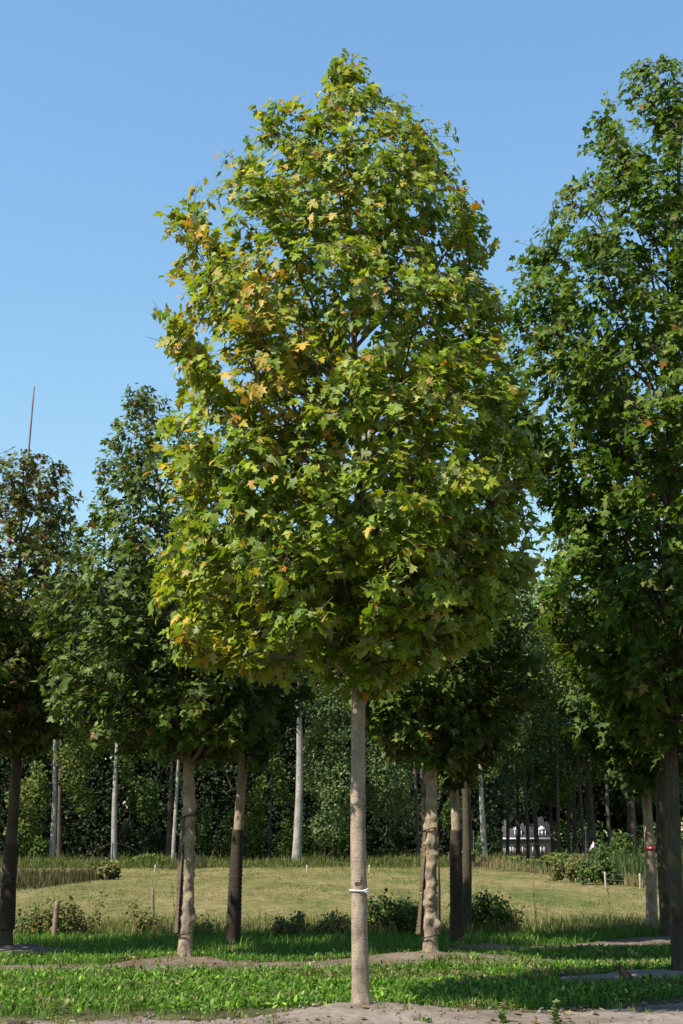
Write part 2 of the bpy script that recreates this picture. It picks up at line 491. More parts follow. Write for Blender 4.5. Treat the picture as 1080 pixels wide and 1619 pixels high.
def edge_px(pts):
    g = [on_ground(px, py) for px, py in pts]
    gx = np.array([p[0] for p in g]); gy = np.array([p[1] for p in g])
    return lambda X: np.interp(X, gx, gy)


E1F = edge_px([(-300, 1608), (0, 1607), (60, 1610), (220, 1602), (280, 1608), (400, 1605), (480, 1599), (575, 1586), (640, 1588), (720, 1595), (850, 1597), (950, 1593), (1010, 1583), (1080, 1573), (1300, 1565)])
E1N = lambda X: np.full_like(X, 10.6)
E2F = edge_px([(-200, 1522), (0, 1521), (120, 1522), (230, 1521), (290, 1514), (360, 1522), (480, 1524), (600, 1519), (680, 1507), (760, 1516), (850, 1517), (960, 1517), (1060, 1510), (1300, 1508)])
E2N = edge_px([(-200, 1535), (0, 1536), (120, 1534), (290, 1534), (420, 1533), (540, 1534), (640, 1533), (720, 1529), (850, 1528), (960, 1524), (1080, 1520), (1300, 1519)])
E3F = edge_px([(-300, 1494), (0, 1494), (60, 1495), (120, 1505), (250, 1510), (340, 1503), (430, 1499), (560, 1502), (690, 1496), (760, 1490), (860, 1492), (960, 1482), (1080, 1478), (1300, 1478)])
E3N = edge_px([(-300, 1512), (0, 1511), (80, 1512), (120, 1509), (250, 1512), (340, 1505), (430, 1503), (560, 1504), (690, 1502), (760, 1503), (860, 1502), (960, 1500), (1080, 1496), (1300, 1494)])
E4F = edge_px([(840, 1546), (900, 1542), (1000, 1538), (1080, 1534), (1300, 1534)])
E4N = edge_px([(840, 1547), (900, 1553), (1000, 1552), (1080, 1549), (1300, 1548)])
strip('bare_soil_strip', E1F, E1N)
strip('bare_soil_strip', E2F, E2N, M_SOILB, rag=0.25, m=30, n=300)
strip('bare_soil_strip', E3F, E3N, M_SOILB, rag=0.3, m=24, n=260)
strip('bare_soil_strip', E4F, E4N, x0=2.3, x1=9, rag=0.15, m=14, n=90)

# meadow, from behind the nursery rows to the ditch
FIELD_FAR = edge_px([(-400, 1405), (-20, 1403), (60, 1400), (140, 1388), (230, 1376), (400, 1370), (560, 1369), (700, 1368), (790, 1370), (850, 1378), (920, 1388), (1010, 1400), (1080, 1408), (1500, 1450)])


def meadow():
    n, m = 120, 60
    X = np.linspace(-60, 60, n)
    t = np.linspace(0, 1, m)[:, None]
    near = 24.6 + 0.5 * np.sin(X * 0.9)
    XX = np.broadcast_to(X[None] * 1.0, (m, n))
    yy = near[None] * (1 - t) + 112 * t
    V = np.stack([XX, yy, hgt(XX, yy) + 0.02], -1).reshape(-1, 3)
    i = np.arange(m - 1)[:, None] * n + np.arange(n - 1)[None]
    Q = np.stack([i, i + 1, i + n + 1, i + n], -1).reshape(-1, 4)
    o = mesh_np('meadow', V, [Q], M_FIELD, smooth=True)
    o['kind'] = 'structure'


meadow()

# ------------------------------------------------------------------ maples: form
LEAFSETS = {}


def cross3(a, b):
    return np.array((a[1] * b[2] - a[2] * b[1], a[2] * b[0] - a[0] * b[2], a[0] * b[1] - a[1] * b[0]))


def unit3(a):
    return a / (math.sqrt(a[0] * a[0] + a[1] * a[1] + a[2] * a[2]) + 1e-9)


def maple(key, prof, Y, seed, nbr, z0, palette, weights, leaf=0.135, top_px=None, shape=MAPLE, twig=0.62, density=1.0, rz=(0.085, 0.012), lean=None, foot=None, autumn=None, holes=0.0, apex=None, shell=0):
    """prof: list of (py, left_px, right_px) crown outline; returns trunk path, branches and leaves"""
    rr = random.Random(seed); g = np.random.default_rng(seed)
    base = BASE[key] if foot is None else np.asarray(foot, float)
    cx = base[0]; cy = base[1]
    if Y is None:
        Y = cy
    pz = []; pl = []; pr = []
    for py, l, r in prof:
        zc = at(540, py, Y)[2]
        pz.append(zc); pl.append(at(l, py, Y)[0] - cx); pr.append(at(r, py, Y)[0] - cx)
    o = np.argsort(pz); pz = np.array(pz)[o]; pl = np.array(pl)[o]; pr = np.array(pr)[o]
    ztop = pz[-1]; zbot = pz[0]
    if apex is None:
        apex = (pl[-1] + pr[-1]) / 2
    # stem
    n = 40
    tz = np.linspace(0, 1, n)
    sx = np.where(tz > z0 / ztop, apex * np.clip((tz - z0 / ztop) / (1 - z0 / ztop), 0, 1) ** 1.3, 0) + 0.02 * np.sin(tz * 9 + seed)
    if lean is not None:
        sx = sx + lean * np.clip(tz * ztop / z0, 0, 1) * np.clip(1 - (tz * ztop - z0) / (ztop - z0), 0, 1)
    stem = np.stack([cx + sx - sx[0], cy + 0.03 * np.sin(tz * 6 + seed * 2), base[2] + tz * (ztop - base[2] - 0.05)], -1)

    def stem_at(z):
        return np.array([np.interp(z, stem[:, 2], stem[:, 0]), np.interp(z, stem[:, 2], stem[:, 1]), z])

    def env(z, a):
        L = -np.interp(z, pz, pl); Rr = np.interp(z, pz, pr)
        ax = np.interp(z, stem[:, 2], stem[:, 0]) - cx
        L = L + ax; Rr = Rr - ax
        c = np.cos(a)
        w = 0.5 + 0.5 * np.sign(c) * np.abs(c) ** 0.8
        e = L * (1 - w) + Rr * w
        fb = 0.5 * (L + Rr) * (1.0 - 0.45 * np.clip((z - zbot) / (ztop - zbot) * 1.8 - 0.8, 0, 1))
        s2 = np.sin(a) ** 2
        return np.maximum(0.05, e * (1 - s2) + fb * s2)

    def envm(z, a):
        w = (np.asarray(a) + math.pi) % (2 * math.pi) - math.pi
        return env(z, a) * (0.80 + 0.50 * fbm(w * 1.7 + 9, np.asarray(z) * 1.25, seed))

    zgrid = np.linspace(zbot, ztop, 60)
    cumw = np.cumsum((np.interp(zgrid, pz, pr - pl) + 0.25) * (1 + 0.55 * np.exp(-(zgrid - zbot) / 0.9))); cumw = (cumw - cumw[0]) / (cumw[-1] - cumw[0])
    branches = []
    twigs = []                                     # (points, owner)
    nodes = []                                     # pos, out dir, branch id
    ga = 2.399963
    for i in range(nbr):
        f = (i + 0.5) / nbr
        zt = float(np.interp(f, cumw, zgrid)) + rr.uniform(-.12, .12)
        zt = min(max(zt, zbot + 0.05), ztop - 0.1)
        a = i * ga + rr.uniform(-.35, .35)
        r = float(envm(zt, a)) * (rr.uniform(0.78, 0.94) if i % 3 else rr.uniform(0.45, 0.72))
        za = zt - r * rr.uniform(0.75, 1.35) - 0.1
        za = max(za, z0 + rr.uniform(0, .5)) if za < z0 + .3 else za
        za = min(za, ztop - 0.25)
        p0 = stem_at(za)
        sxy = stem_at(zt)
        p3 = np.array([sxy[0] + r * math.cos(a), sxy[1] + r * math.sin(a), zt])
        out = np.array([math.cos(a), math.sin(a), 0])
        p1 = p0 + out * r * 0.38 + np.array([0, 0, (zt - za) * 0.25 + 0.12])
        p2 = p3 - out * r * 0.25 - np.array([0, 0, (zt - za) * 0.30])
        t = np.linspace(0, 1, 9)[:, None]
        path = (1 - t) ** 3 * p0 + 3 * (1 - t) ** 2 * t * p1 + 3 * (1 - t) * t * t * p2 + t ** 3 * p3
        path[1:-1] += g.normal(0, 0.02, (7, 3))
        hf = 1 - (za - z0) / max(0.1, ztop - z0)
        rad0 = 0.010 + 0.024 * hf * min(1, r / 1.2)
        branches.append((path, rad0))
        ln = np.linalg.norm(np.diff(path, axis=0), axis=1).sum()
        # side shoots in opposite pairs
        ns = max(3, int(ln / 0.165 * density))
        for k in range(ns):
            u = 0.26 + 0.74 * (k + rr.random()) / ns
            q = u * 8; qi = min(7, int(q)); pp = path[qi] + (path[qi + 1] - path[qi]) * (q - qi)
            d = unit3(path[qi + 1] - path[qi])
            for sgn in (-1, 1):
                if rr.random() < 0.18:
                    continue
                axis = unit3(cross3(d, [0, 0, 1])) * sgn
                axis = axis * math.cos(rr.uniform(-.9, .9)) + cross3(d, axis) * math.sin(rr.uniform(-1.0, 1.0))
                sd = unit3(d * rr.uniform(.35, 1.0) + axis * rr.uniform(.6, 1.1) + np.array([0, 0, rr.uniform(-.1, .35)]))
                L = twig * rr.uniform(0.45, 1.0) * (0.65 + 0.5 * (1 - u))
                e = pp + sd * L + np.array([0, 0, rr.uniform(-.12, .06)])
                mid = (pp + e) / 2 + np.array([0, 0, 0.04]) + g.normal(0, .015, 3)
                sq = stem_at(e[2])
                if math.hypot(e[0] - sq[0], e[1] - sq[1]) > float(envm(e[2], math.atan2(e[1] - sq[1], e[0] - sq[0]))) * 0.95 or e[2] > ztop - .1 or e[2] < zbot - .1:
                    L *= 0.5; e = pp + sd * L; mid = (pp + e) / 2
                twigs.append((np.array([pp, mid, e]), i))
                nn = max(2, int(L / (leaf * 0.56)))
                for j in range(nn):
                    v = (j + 0.8) / nn
                    if v < 0.22: continue
                    c = (1 - v) ** 2 * pp + 2 * (1 - v) * v * mid + v * v * e
                    ax1 = unit3(cross3(sd, g.normal(0, 1, 3)))
                    for ss in (-1, 1):
                        nodes.append((c, unit3(sd * 0.35 + ax1 * ss), i, len(twigs)))
                nodes.append((e, sd, i, len(twigs)))
        nodes.append((p3, d, i, len(twigs)))
    bp_ = np.vstack([np.hstack([b[0][2:], np.full((len(b[0]) - 2, 1), k)]) for k, b in enumerate(branches)])
    for i in range(int(shell)):
        z = float(np.interp((i + rr.random()) / shell, cumw, zgrid)) - 0.02
        a = i * ga * 1.618 + rr.uniform(-.4, .4)
        r = float(envm(z, a)) * rr.uniform(.74, .97)
        q = stem_at(z); c = np.array([q[0] + r * math.cos(a), q[1] + r * math.sin(a), z])
        d2 = np.linalg.norm(bp_[:, :3] - c, axis=1); j = int(np.argmin(d2))
        if d2[j] > 0.75: continue
        st_ = bp_[j, :3]; own = int(bp_[j, 3])
        twigs.append((np.array([st_, (st_ + c) / 2 + g.normal(0, .02, 3), c]), own))
        sd = unit3(c - st_ + 1e-6)
        for k in range(rr.randint(8, 13)):
            w_ = rr.uniform(.35, 1.0)
            nodes.append((st_ + (c - st_) * w_ + g.normal(0, .035, 3), unit3(sd * .6 + g.normal(0, .8, 3)), own, len(twigs)))
    # leader shoots
    for j in range(150):
        z = ztop - 0.02 - (j / 150.0) ** 1.4 * (ztop - zbot) * 0.42
        s = stem_at(z)
        dd = unit3(g.normal(0, 1, 3) + np.array([0, 0, .3])); nodes.append((s + dd * g.uniform(0, .16), dd, -1, len(twigs) + 1 + j // 6))
    P = np.array([a[0] for a in nodes]); D = np.array([a[1] for a in nodes]); B = np.array([a[2] for a in nodes]); TW = np.array([a[3] for a in nodes])
    keep = g.random(len(P)) < 0.93
    P, D, B, TW = P[keep], D[keep], B[keep], TW[keep]
    D = unit(D + np.array([0, 0, -0.15]) + g.normal(0, .3, D.shape))
    sz = leaf * np.exp(np.clip(g.normal(0, 0.27, len(P)), -.7, .36)) * (1.10 - 0.25 * np.clip((P[:, 2] - zbot) / (ztop - zbot), 0, 1))
    P = P + D * (leaf * 0.55 * g.uniform(.5, 1.2, len(P)))[:, None]
    # keep inside the outline
    ax = np.interp(P[:, 2], stem[:, 2], stem[:, 0]); ay = np.interp(P[:, 2], stem[:, 2], stem[:, 1])
    rad = np.hypot(P[:, 0] - ax, P[:, 1] - ay); az = np.arctan2(P[:, 1] - ay, P[:, 0] - ax)
    E = envm(P[:, 2], az)
    ok = (rad < E + 0.04) & (P[:, 2] < ztop) & ((np.abs(F * P[:, 0] / P[:, 1]) < 590) | (g.random(len(P)) < .45)) & (P[:, 2] > zbot - 0.12 + 2.2 * np.maximum(0, fbm(az * 2.1 + 3, rad * 1.5, seed + 8) - 0.42) * np.clip(rad / 0.5, 0, 1))
    # open pockets so that light and dark clumps alternate
    pk = fbm(P[:, 0] * 2.1 + 3, P[:, 2] * 2.1 + P[:, 1] * 1.7, seed + 5, 2)
    ok &= (pk > 0.22 + holes) | (g.random(len(P)) < 0.3)
    P, D, B, sz, rad, az, TW = P[ok], D[ok], B[ok], sz[ok], rad[ok], az[ok], TW[ok]
    out = np.stack([np.cos(az), np.sin(az), np.zeros_like(az)], -1)
    nor = unit(np.array([0, 0, 0.62]) + out * 0.45 + g.normal(0, 0.36, (TW.max() + 1, 3))[TW] + g.normal(0, 0.24, P.shape))
    flip = g.random(len(P)) < 0.09
    nor[flip] *= -1
    tip = unit(D * 0.6 + out * 0.4 + np.array([0, 0, -0.75]) + g.normal(0, .25, P.shape))
    # colours: palette entries chosen per leaf, weighted per branch
    pal = np.array(palette); w = np.array(weights, float)
    nb = nbr + 1
    bw = w[None] * np.exp(g.normal(0, 0.55, (nb, len(w))))
    if autumn is not None:
        zb = np.array([b[0][-1][2] for b in branches] + [ztop]); xb = np.array([b[0][-1][0] - cx for b in branches] + [0.0])
        af = autumn((zb - zbot) / (ztop - zbot), xb)
        bw[:, -3:] *= af[:, None]
    bw /= bw.sum(1, keepdims=True)
    cum = bw.cumsum(1)[B]
    idx = (g.random(len(P))[:, None] > cum).sum(1).clip(0, len(w) - 1)
    S = dict(key=key, base=base, stem=stem, branches=branches, twigs=twigs, P=P, nor=nor, tip=tip, size=sz, idx=idx, pal=pal, curl=g.random(len(P)) < 0.5, shape=shape, B=B, ztop=ztop, z0=z0, g=g, rr=rr)
    LEAFSETS[key] = S
    return S


PROF_MAIN = [(85, 535, 560), (105, 520, 575), (130, 516, 582), (160, 500, 615), (180, 425, 650), (195, 412, 680), (230, 400, 722), (270, 345, 738), (310, 330, 755), (350, 275, 768), (375, 266, 775),
             (410, 296, 792), (440, 305, 745), (470, 262, 748), (490, 245, 800), (540, 238, 802), (570, 262, 806), (600, 258, 814), (650, 236, 806), (720, 240, 822), (800, 246, 832),
             (870, 234, 850), (930, 226, 842), (985, 245, 800), (1015, 262, 740), (1045, 310, 680), (1075, 420, 620), (1090, 520, 590)]
YG = [(0.1853, 0.2403, 0.014), (0.1374, 0.2042, 0.013), (0.2511, 0.2824, 0.02), (0.086, 0.1502, 0.012), (0.2988, 0.3002, 0.075), (0.3227, 0.2582, 0.02), (0.4423, 0.3002, 0.06), (0.3706, 0.1743, 0.025)]
maple('main', PROF_MAIN, None, 3, 104, shell=2000, z0=2.95, palette=YG, weights=[5, 4.3, 4.5, 2.8, 1.8, 1.1, .65, .4], leaf=0.086, twig=0.52, density=1.0,
      autumn=lambda f, x: 0.5 + 1.1 * np.clip(f - 0.35, 0, 1) * 2 + 0.9 * (x < -0.5))
PROF_R = [(92, 1050, 1110), (108, 1005, 1150), (150, 935, 1210), (200, 922, 1230), (250, 910, 1250), (330, 880, 1280), (380, 832, 1300), (430, 802, 1330), (520, 788, 1345), (620, 784, 1350), (700, 798, 1350), (770, 835, 1345), (800, 876, 1340), (845, 880, 1340), (870, 848, 1340),
          (900, 832, 1330), (960, 842, 1320), (1030, 868, 1290), (1100, 915, 1240), (1165, 985, 1170), (1185, 1030, 1120)]
GR = [(0.070, 0.128, 0.009), (0.053, 0.102, 0.008), (0.100, 0.152, 0.011), (0.038, 0.078, 0.008), (0.145, 0.175, 0.035), (0.15, 0.15, 0.04), (0.20, 0.15, 0.03), (0.20, 0.09, 0.02)]
maple('right', PROF_R, None, 5, 125, 2.75, GR, [5, 4, 4, 3, 1.5, .5, .2, .12], shell=2300, leaf=0.09, twig=0.55, density=1.0)
DK = [(0.0726, 0.1122, 0.016), (0.0539, 0.088, 0.014), (0.1012, 0.143, 0.022), (0.0374, 0.0682, 0.012), (0.1485, 0.1815, 0.045), (0.132, 0.132, 0.04), (0.242, 0.176, 0.08), (0.22, 0.088, 0.025)]
PROF_B = [(606, 208, 240), (630, 200, 268), (660, 196, 305), (700, 172, 340), (735, 158, 365), (760, 142, 380), (800, 142, 400), (840, 130, 420), (875, 84, 440), (950, 68, 450), (1010, 66, 455), (1080, 72, 450), (1140, 96, 430), (1180, 150, 400), (1205, 220, 350)]
maple('b', PROF_B, None, 13, 110, 2.45, DK, [5, 4, 4, 3, 1.6, .3, .25, .2], shell=650, leaf=0.084, twig=0.52, density=1.0, shape=MAPLE_S,
      autumn=lambda f, x: 0.5 + 2.0 * np.clip(f - 0.6, 0, 1) * 2.5)
PROF_C = [(770, 690, 760), (800, 640, 800), (860, 590, 830), (930, 560, 845), (1000, 545, 850), (1070, 550, 845), (1130, 570, 830), (1180, 600, 790), (1215, 650, 730)]
maple('c', PROF_C, None, 17, 85, 2.35, DK, [5, 4, 5, 3, 2.2, .3, .15, .1], shell=450, leaf=0.084, twig=0.52, density=1.05, shape=MAPLE_S, apex=0.1)
BR = [(0.092, 0.118, 0.017), (0.070, 0.095, 0.015), (0.125, 0.135, 0.026), (0.050, 0.070, 0.013), (0.13, 0.10, 0.03), (0.12, 0.075, 0.035), (0.13, 0.06, 0.025), (0.17, 0.06, 0.02)]
PROF_A = [(706, 18, 52), (728, -20, 78), (742, -40, 128), (790, -60, 126), (830, -80, 112), (870, -110, 118), (930, -130, 128), (1000, -140, 132), (1070, -140, 126), (1130, -120, 112), (1170, -80, 75), (1195, -30, 45)]
maple('a', PROF_A, None, 23, 90, 2.6, BR, [5, 4, 4, 3, 1.6, .8, .5, .4], shell=600, leaf=0.084, twig=0.55, density=1.0, shape=MAPLE_S,
      autumn=lambda f, x: 0.4 + 2.2 * np.clip(f - 0.5, 0, 1) * 2)
PROF_D = [(820, 350, 400), (880, 300, 450), (960, 275, 480), (1040, 270, 490), (1110, 280, 485), (1170, 310, 450), (1205, 345, 410)]
maple('d', PROF_D, None, 29, 60, 2.7, DK, [5, 5, 3, 4, 1, .1, .05, .05], shell=200, leaf=0.12, twig=0.6, density=0.9, shape=MAPLE_M, lean=0.08)
PROF_E = [(850, 700, 770), (920, 650, 830), (1000, 625, 850), (1080, 620, 850), (1150, 640, 830), (1200, 680, 790), (1245, 700, 760)]
maple('e', PROF_E, None, 31, 60, 2.5, DK, [5, 5, 4, 4, 1, .1, .05, .05], shell=200, leaf=0.12, twig=0.6, density=0.9, shape=MAPLE_M)
PROF_F = [(900, 1000, 1060), (960, 950, 1100), (1020, 905, 1130), (1080, 885, 1150), (1140, 895, 1150), (1190, 930, 1130), (1230, 970, 1090), (1265, 1005, 1060)]
DK2 = [(0.062, 0.104, 0.015), (0.045, 0.078, 0.013), (0.088, 0.132, 0.019), (0.026, 0.052, 0.013), (0.11, 0.145, 0.04)]
maple('f', PROF_F, None, 37, 60, 2.35, DK2, [5, 4, 4, 3, 1.5], shell=200, leaf=0.12, twig=0.6, density=0.9, shape=MAPLE_M)
PROF_G = [(840, 1060, 1110), (920, 1000, 1150), (1000, 960, 1180), (1080, 950, 1190), (1160, 970, 1170), (1220, 1010, 1120)]
maple('g', PROF_G, None, 41, 60, 2.6, DK2, [5, 4, 3, 4, 1], leaf=0.12, twig=0.6, density=0.9, shape=MAPLE_M)
PROF_Z = [(800, -130, -90), (860, -190, -30), (930, -250, 25), (1010, -280, 45), (1090, -280, 48), (1150, -250, 20), (1190, -190, -50)]
maple('z', PROF_Z, None, 47, 60, 2.5, BR, [5, 4, 4, 3, 1.2, .4, .2, .2], shell=150, leaf=0.115, twig=0.55, shape=MAPLE_M, foot=(-5.95, 19.3, 0.0))
PROF_H = [(880, 720, 770), (960, 680, 820), (1040, 660, 840), (1120, 680, 830), (1190, 700, 800)]
maple('h', PROF_H, None, 43, 50, 2.9, DK2, [5, 4, 3, 4, 1], leaf=0.12, twig=0.6, density=0.8, shape=MAPLE_M)

# which leaves show: nearest leaf in each small cell of the view, over all trees
allP = []; allK = []; allI = []
for k, S in LEAFSETS.items():
    c = S['P'] + unit(S['tip']) * S['size'][:, None] * 0.4
    allP.append(c); allK += [k] * len(c); allI.append(np.arange(len(c)))
allP = np.vstack(allP); allK = np.array(allK); allI = np.concatenate(allI)
qx, qy, qd = project(allP)
inside = (qx > 4) & (qx < 1076) & (qy > 4)
cell = (qx // 11).astype(int) * 1000 + (qy // 11).astype(int)
order = np.lexsort((qd, cell))
first = np.ones(len(order), bool); first[1:] = cell[order][1:] != cell[order][:-1]
front = np.zeros(len(order), bool); front[order[first]] = True
front &= inside

LEAF_ME = {}


def leaf_mesh(shape, col, mat):
    k = (id(shape), tuple(np.round(col, 4)), mat.name)
    if k not in LEAF_ME:
        S, T = shape
        LEAF_ME[k] = mesh_np('leaf', S, [T], mat, col=np.repeat(np.asarray(col)[None], len(S), 0), link=False)
    return LEAF_ME[k]


def plant(key, label, mat_leaf, bark, r_base, r_fork, flare=1.35, single=300, wob=None, group='maple trees in the nursery rows', seedkeys=0, nseg=22, per_branch=True, name='maple_tree', trunk_rings=70):
    S = LEAFSETS[key]; base = S['base']; g = S['g']
    root = empty(name, base)
    tag(root, label, 'tree', group)
    st = S['stem']
    # trunk: dense rings, flared foot
    z = np.concatenate([np.linspace(-0.12, S['z0'], trunk_rings), np.linspace(S['z0'], S['ztop'] - base[2] - 0.1, 26)[1:]]) + base[2]
    pts = np.stack([np.interp(z, st[:, 2], st[:, 0]), np.interp(z, st[:, 2], st[:, 1]), z], -1)
    zz = z - base[2]
    rad = np.where(zz < S['z0'], r_base + (r_fork - r_base) * np.clip(zz / S['z0'], 0, 1), r_fork * np.clip(1 - (zz - S['z0']) / (S['ztop'] - S['z0']), 0, 1) ** 1.1 * 0.85 + 0.005)
    rad = rad * (1 + (flare - 1) * np.exp(-np.maximum(zz, 0) / 0.16))
    m = MB()

    def wf(i, a):
        zi = zz[np.clip(i.astype(int), 0, len(zz) - 1)]
        w = 1 + 0.05 * (fbm(a * 1.3 + 4, zi * 3.0, 2) - 0.5) + 0.10 * np.exp(-np.maximum(zi, 0) / 0.12) * np.sin(a * 5 + 1)
        if wob is not None:
            w = w + wob(zi, a)
        return w
    m.tube(pts, rad, nseg, wob=wf)
    m.build('trunk', bark, root, smooth=True, origin=base)
    # limbs with their shoots
    tw = {}
    for p, i in S['twigs']:
        tw.setdefault(i, []).append(p)
    if per_branch:
        for i, (p, r0) in enumerate(S['branches']):
            b = MB()
            b.tube(p, np.linspace(r0, 0.004, len(p)), 6)
            for q in tw.get(i, []):
                b.tube(q[[0, 2]], [0.0042, 0.002], 3, cap=False)
            b.build('branch', M_BRANCH, root, smooth=True, origin=base)
    else:
        b = MB()
        for i, (p, r0) in enumerate(S['branches']):
            b.tube(p, np.linspace(r0, 0.005, len(p)), 5)
        b.build('branches', M_BRANCH, root, smooth=True, origin=base)
    # leaves: the ones that show largest singly, the rest joined
    P = S['P']; N = len(P)
    sel = np.zeros(N, bool)
    if single:
        fr = np.zeros(N, bool); mine = (allK == key)
        fr[allI[mine & front]] = True
        view = unit(P - np.array([0, 0, EYE]))
        face = np.abs(np.sum(unit(S['nor']) * view, -1))
        score = np.where(fr, S['size'] / np.linalg.norm(P, axis=1) * (0.3 + face), 0)
        top = np.argsort(-score)[:single]
        sel[top[score[top] > 0]] = True
    col = S['pal'][S['idx']] * np.exp(g.normal(0, 0.13, (N, 1)))
    r = ~sel
    back = P[:, 1] > base[1] + 0.25
    sets = [(S['shape'], r & ~back & ~S['curl']), (MAPLE_CURL if S['shape'] is MAPLE else S['shape'], r & ~back & S['curl']), (MAPLE_PLAIN, r & back)]
    VV = []; TT = []; CC = []; nv = 0
    for shp, q in sets:
        if not q.any(): continue
        V, T, C = leaves_np(shp, P[q] - base, S['tip'][q], S['nor'][q], S['size'][q], col[q])
        VV.append(V); TT.append(T + nv); CC.append(C); nv += len(V)
    o = mesh_np('crown', np.vstack(VV), [np.vstack(TT)], mat_leaf, root, col=np.vstack(CC))
    o['kind'] = 'stuff'
    for i in np.nonzero(sel)[0]:
        nn = unit(S['nor'][i]); t = S['tip'][i]; t = unit(t - nn * np.dot(t, nn)); sd = np.cross(t, nn)
        s = S['size'][i]; p = P[i] - base
        lo = link_obj('leaf', leaf_mesh(MAPLE_CURL if S['curl'][i] and S['shape'] is MAPLE else S['shape'], S['pal'][S['idx'][i]], mat_leaf), root)
        lo.matrix_basis = Matrix([[sd[0] * s, t[0] * s, nn[0] * s, p[0]], [sd[1] * s, t[1] * s, nn[1] * s, p[1]], [sd[2] * s, t[2] * s, nn[2] * s, p[2]], [0, 0, 0, 1]])
    if seedkeys:
        # bunches of winged seeds hanging among the leaves
        pick = g.choice(N, seedkeys, replace=False)
        kp = []; kt = []; kn = []
        for i in pick:
            c = P[i] + np.array([0, 0, -0.03])
            for q in range(int(g.integers(6, 13))):
                d = unit(g.normal(0, .7, 3) + np.array([0, 0, -0.55]))
                kp.append(c + g.normal(0, 0.025, 3)); kt.append(d); kn.append(g.normal(0, 1, 3))
        kp = np.array(kp) - base; kt = np.array(kt); kn = np.array(kn)
        kc = np.array([(0.34, 0.23, 0.07), (0.40, 0.31, 0.12), (0.33, 0.16, 0.045), (0.25, 0.22, 0.05)])[g.integers(0, 4, len(kp))]
        V, T, C = leaves_np(KEY, kp, kt, kn, 0.05 * np.exp(g.normal(0, .15, len(kp))), kc)
        o = mesh_np('winged_seeds', V, [T], mat_leaf, root, col=C)
        o['kind'] = 'stuff'
    return root


def knobs(seed, n, amp, zmax=2.3):
    q = random.Random(seed)
    K = [(q.uniform(0.3, zmax), q.uniform(0, 2 * math.pi), q.uniform(0.025, 0.07), q.uniform(.25, .6), amp * q.uniform(.5, 1.2)) for _ in range(n)]

    def f(z, a):
        s = 0.10 * (fbm(a * 2 + seed, z * 6, seed) - 0.5) + amp * 0.35 * (fbm(a * 5 + seed, z * 22, seed + 1) - 0.5)
        for kz, ka, wz, wa, am in K:
            da = (a - ka + math.pi) % (2 * math.pi) - math.pi
            s = s + am * np.exp(-((z - kz) / wz) ** 2 - (da / wa) ** 2)
        return s
    return f


plant('main', 'tall central maple with yellow-green crown and smooth grey trunk in front of the others', M_LEAF, M_BARK, 0.078, 0.063, 1.16, seedkeys=420, nseg=32,
      wob=knobs(4, 14, 0.035, 2.8), trunk_rings=110)
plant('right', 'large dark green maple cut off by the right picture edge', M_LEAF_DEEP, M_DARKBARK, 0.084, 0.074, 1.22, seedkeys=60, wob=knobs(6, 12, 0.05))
plant('b', 'maple with knobbly pale trunk and mat, second trunk from the left', M_LEAF_DULL, M_KNOB, 0.086, 0.068, 1.18, wob=knobs(8, 130, 0.24), nseg=40, trunk_rings=170, seedkeys=30)
plant('c', 'maple with knobbly pale trunk just right of the smooth central trunk', M_LEAF_DULL, M_KNOB, 0.086, 0.063, 1.25, wob=knobs(9, 150, 0.28), nseg=40, trunk_rings=170, seedkeys=20)
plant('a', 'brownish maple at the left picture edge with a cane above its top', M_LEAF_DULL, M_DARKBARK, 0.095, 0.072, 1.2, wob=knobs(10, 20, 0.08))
plant('d', 'dark shaded maple trunk leaning slightly, between knobbly trunk and central trunk', M_LEAF_DULL, M_KNOB, 0.088, 0.064, 1.2, wob=knobs(12, 30, 0.08), single=60, per_branch=False)
plant('e', 'shaded maple just right of the knobbly trunk beside the bramble', M_LEAF_DULL, M_KNOB, 0.088, 0.064, 1.25, wob=knobs(14, 30, 0.08), single=60, per_branch=False)
plant('h', 'thin maple trunk half hidden behind the shaded trunk beside the bramble', M_LEAF_DULL, M_DARKBARK, 0.085, 0.06, 1.2, single=0, per_branch=False)
plant('f', 'maple with a red band round its slim trunk near the right edge', M_LEAF_DULL, M_KNOB, 0.098, 0.075, 1.2, single=100, per_branch=False, wob=knobs(15, 10, 0.04))
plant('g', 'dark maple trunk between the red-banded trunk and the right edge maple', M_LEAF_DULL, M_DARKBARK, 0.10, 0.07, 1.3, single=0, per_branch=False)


plant('z', 'foliage of a maple whose trunk stands outside the left picture edge', M_LEAF_DULL, M_DARKBARK, 0.095, 0.07, 1.2, single=0, per_branch=False)


# ------------------------------------------------------------------ things on the trunks
def stem_pt(key, py):
    S = LEAFSETS[key]; z = at(540, py, S['base'][1])[2]
    st = S['stem']
    return np.array([np.interp(z, st[:, 2], st[:, 0]), np.interp(z, st[:, 2], st[:, 1]), z])


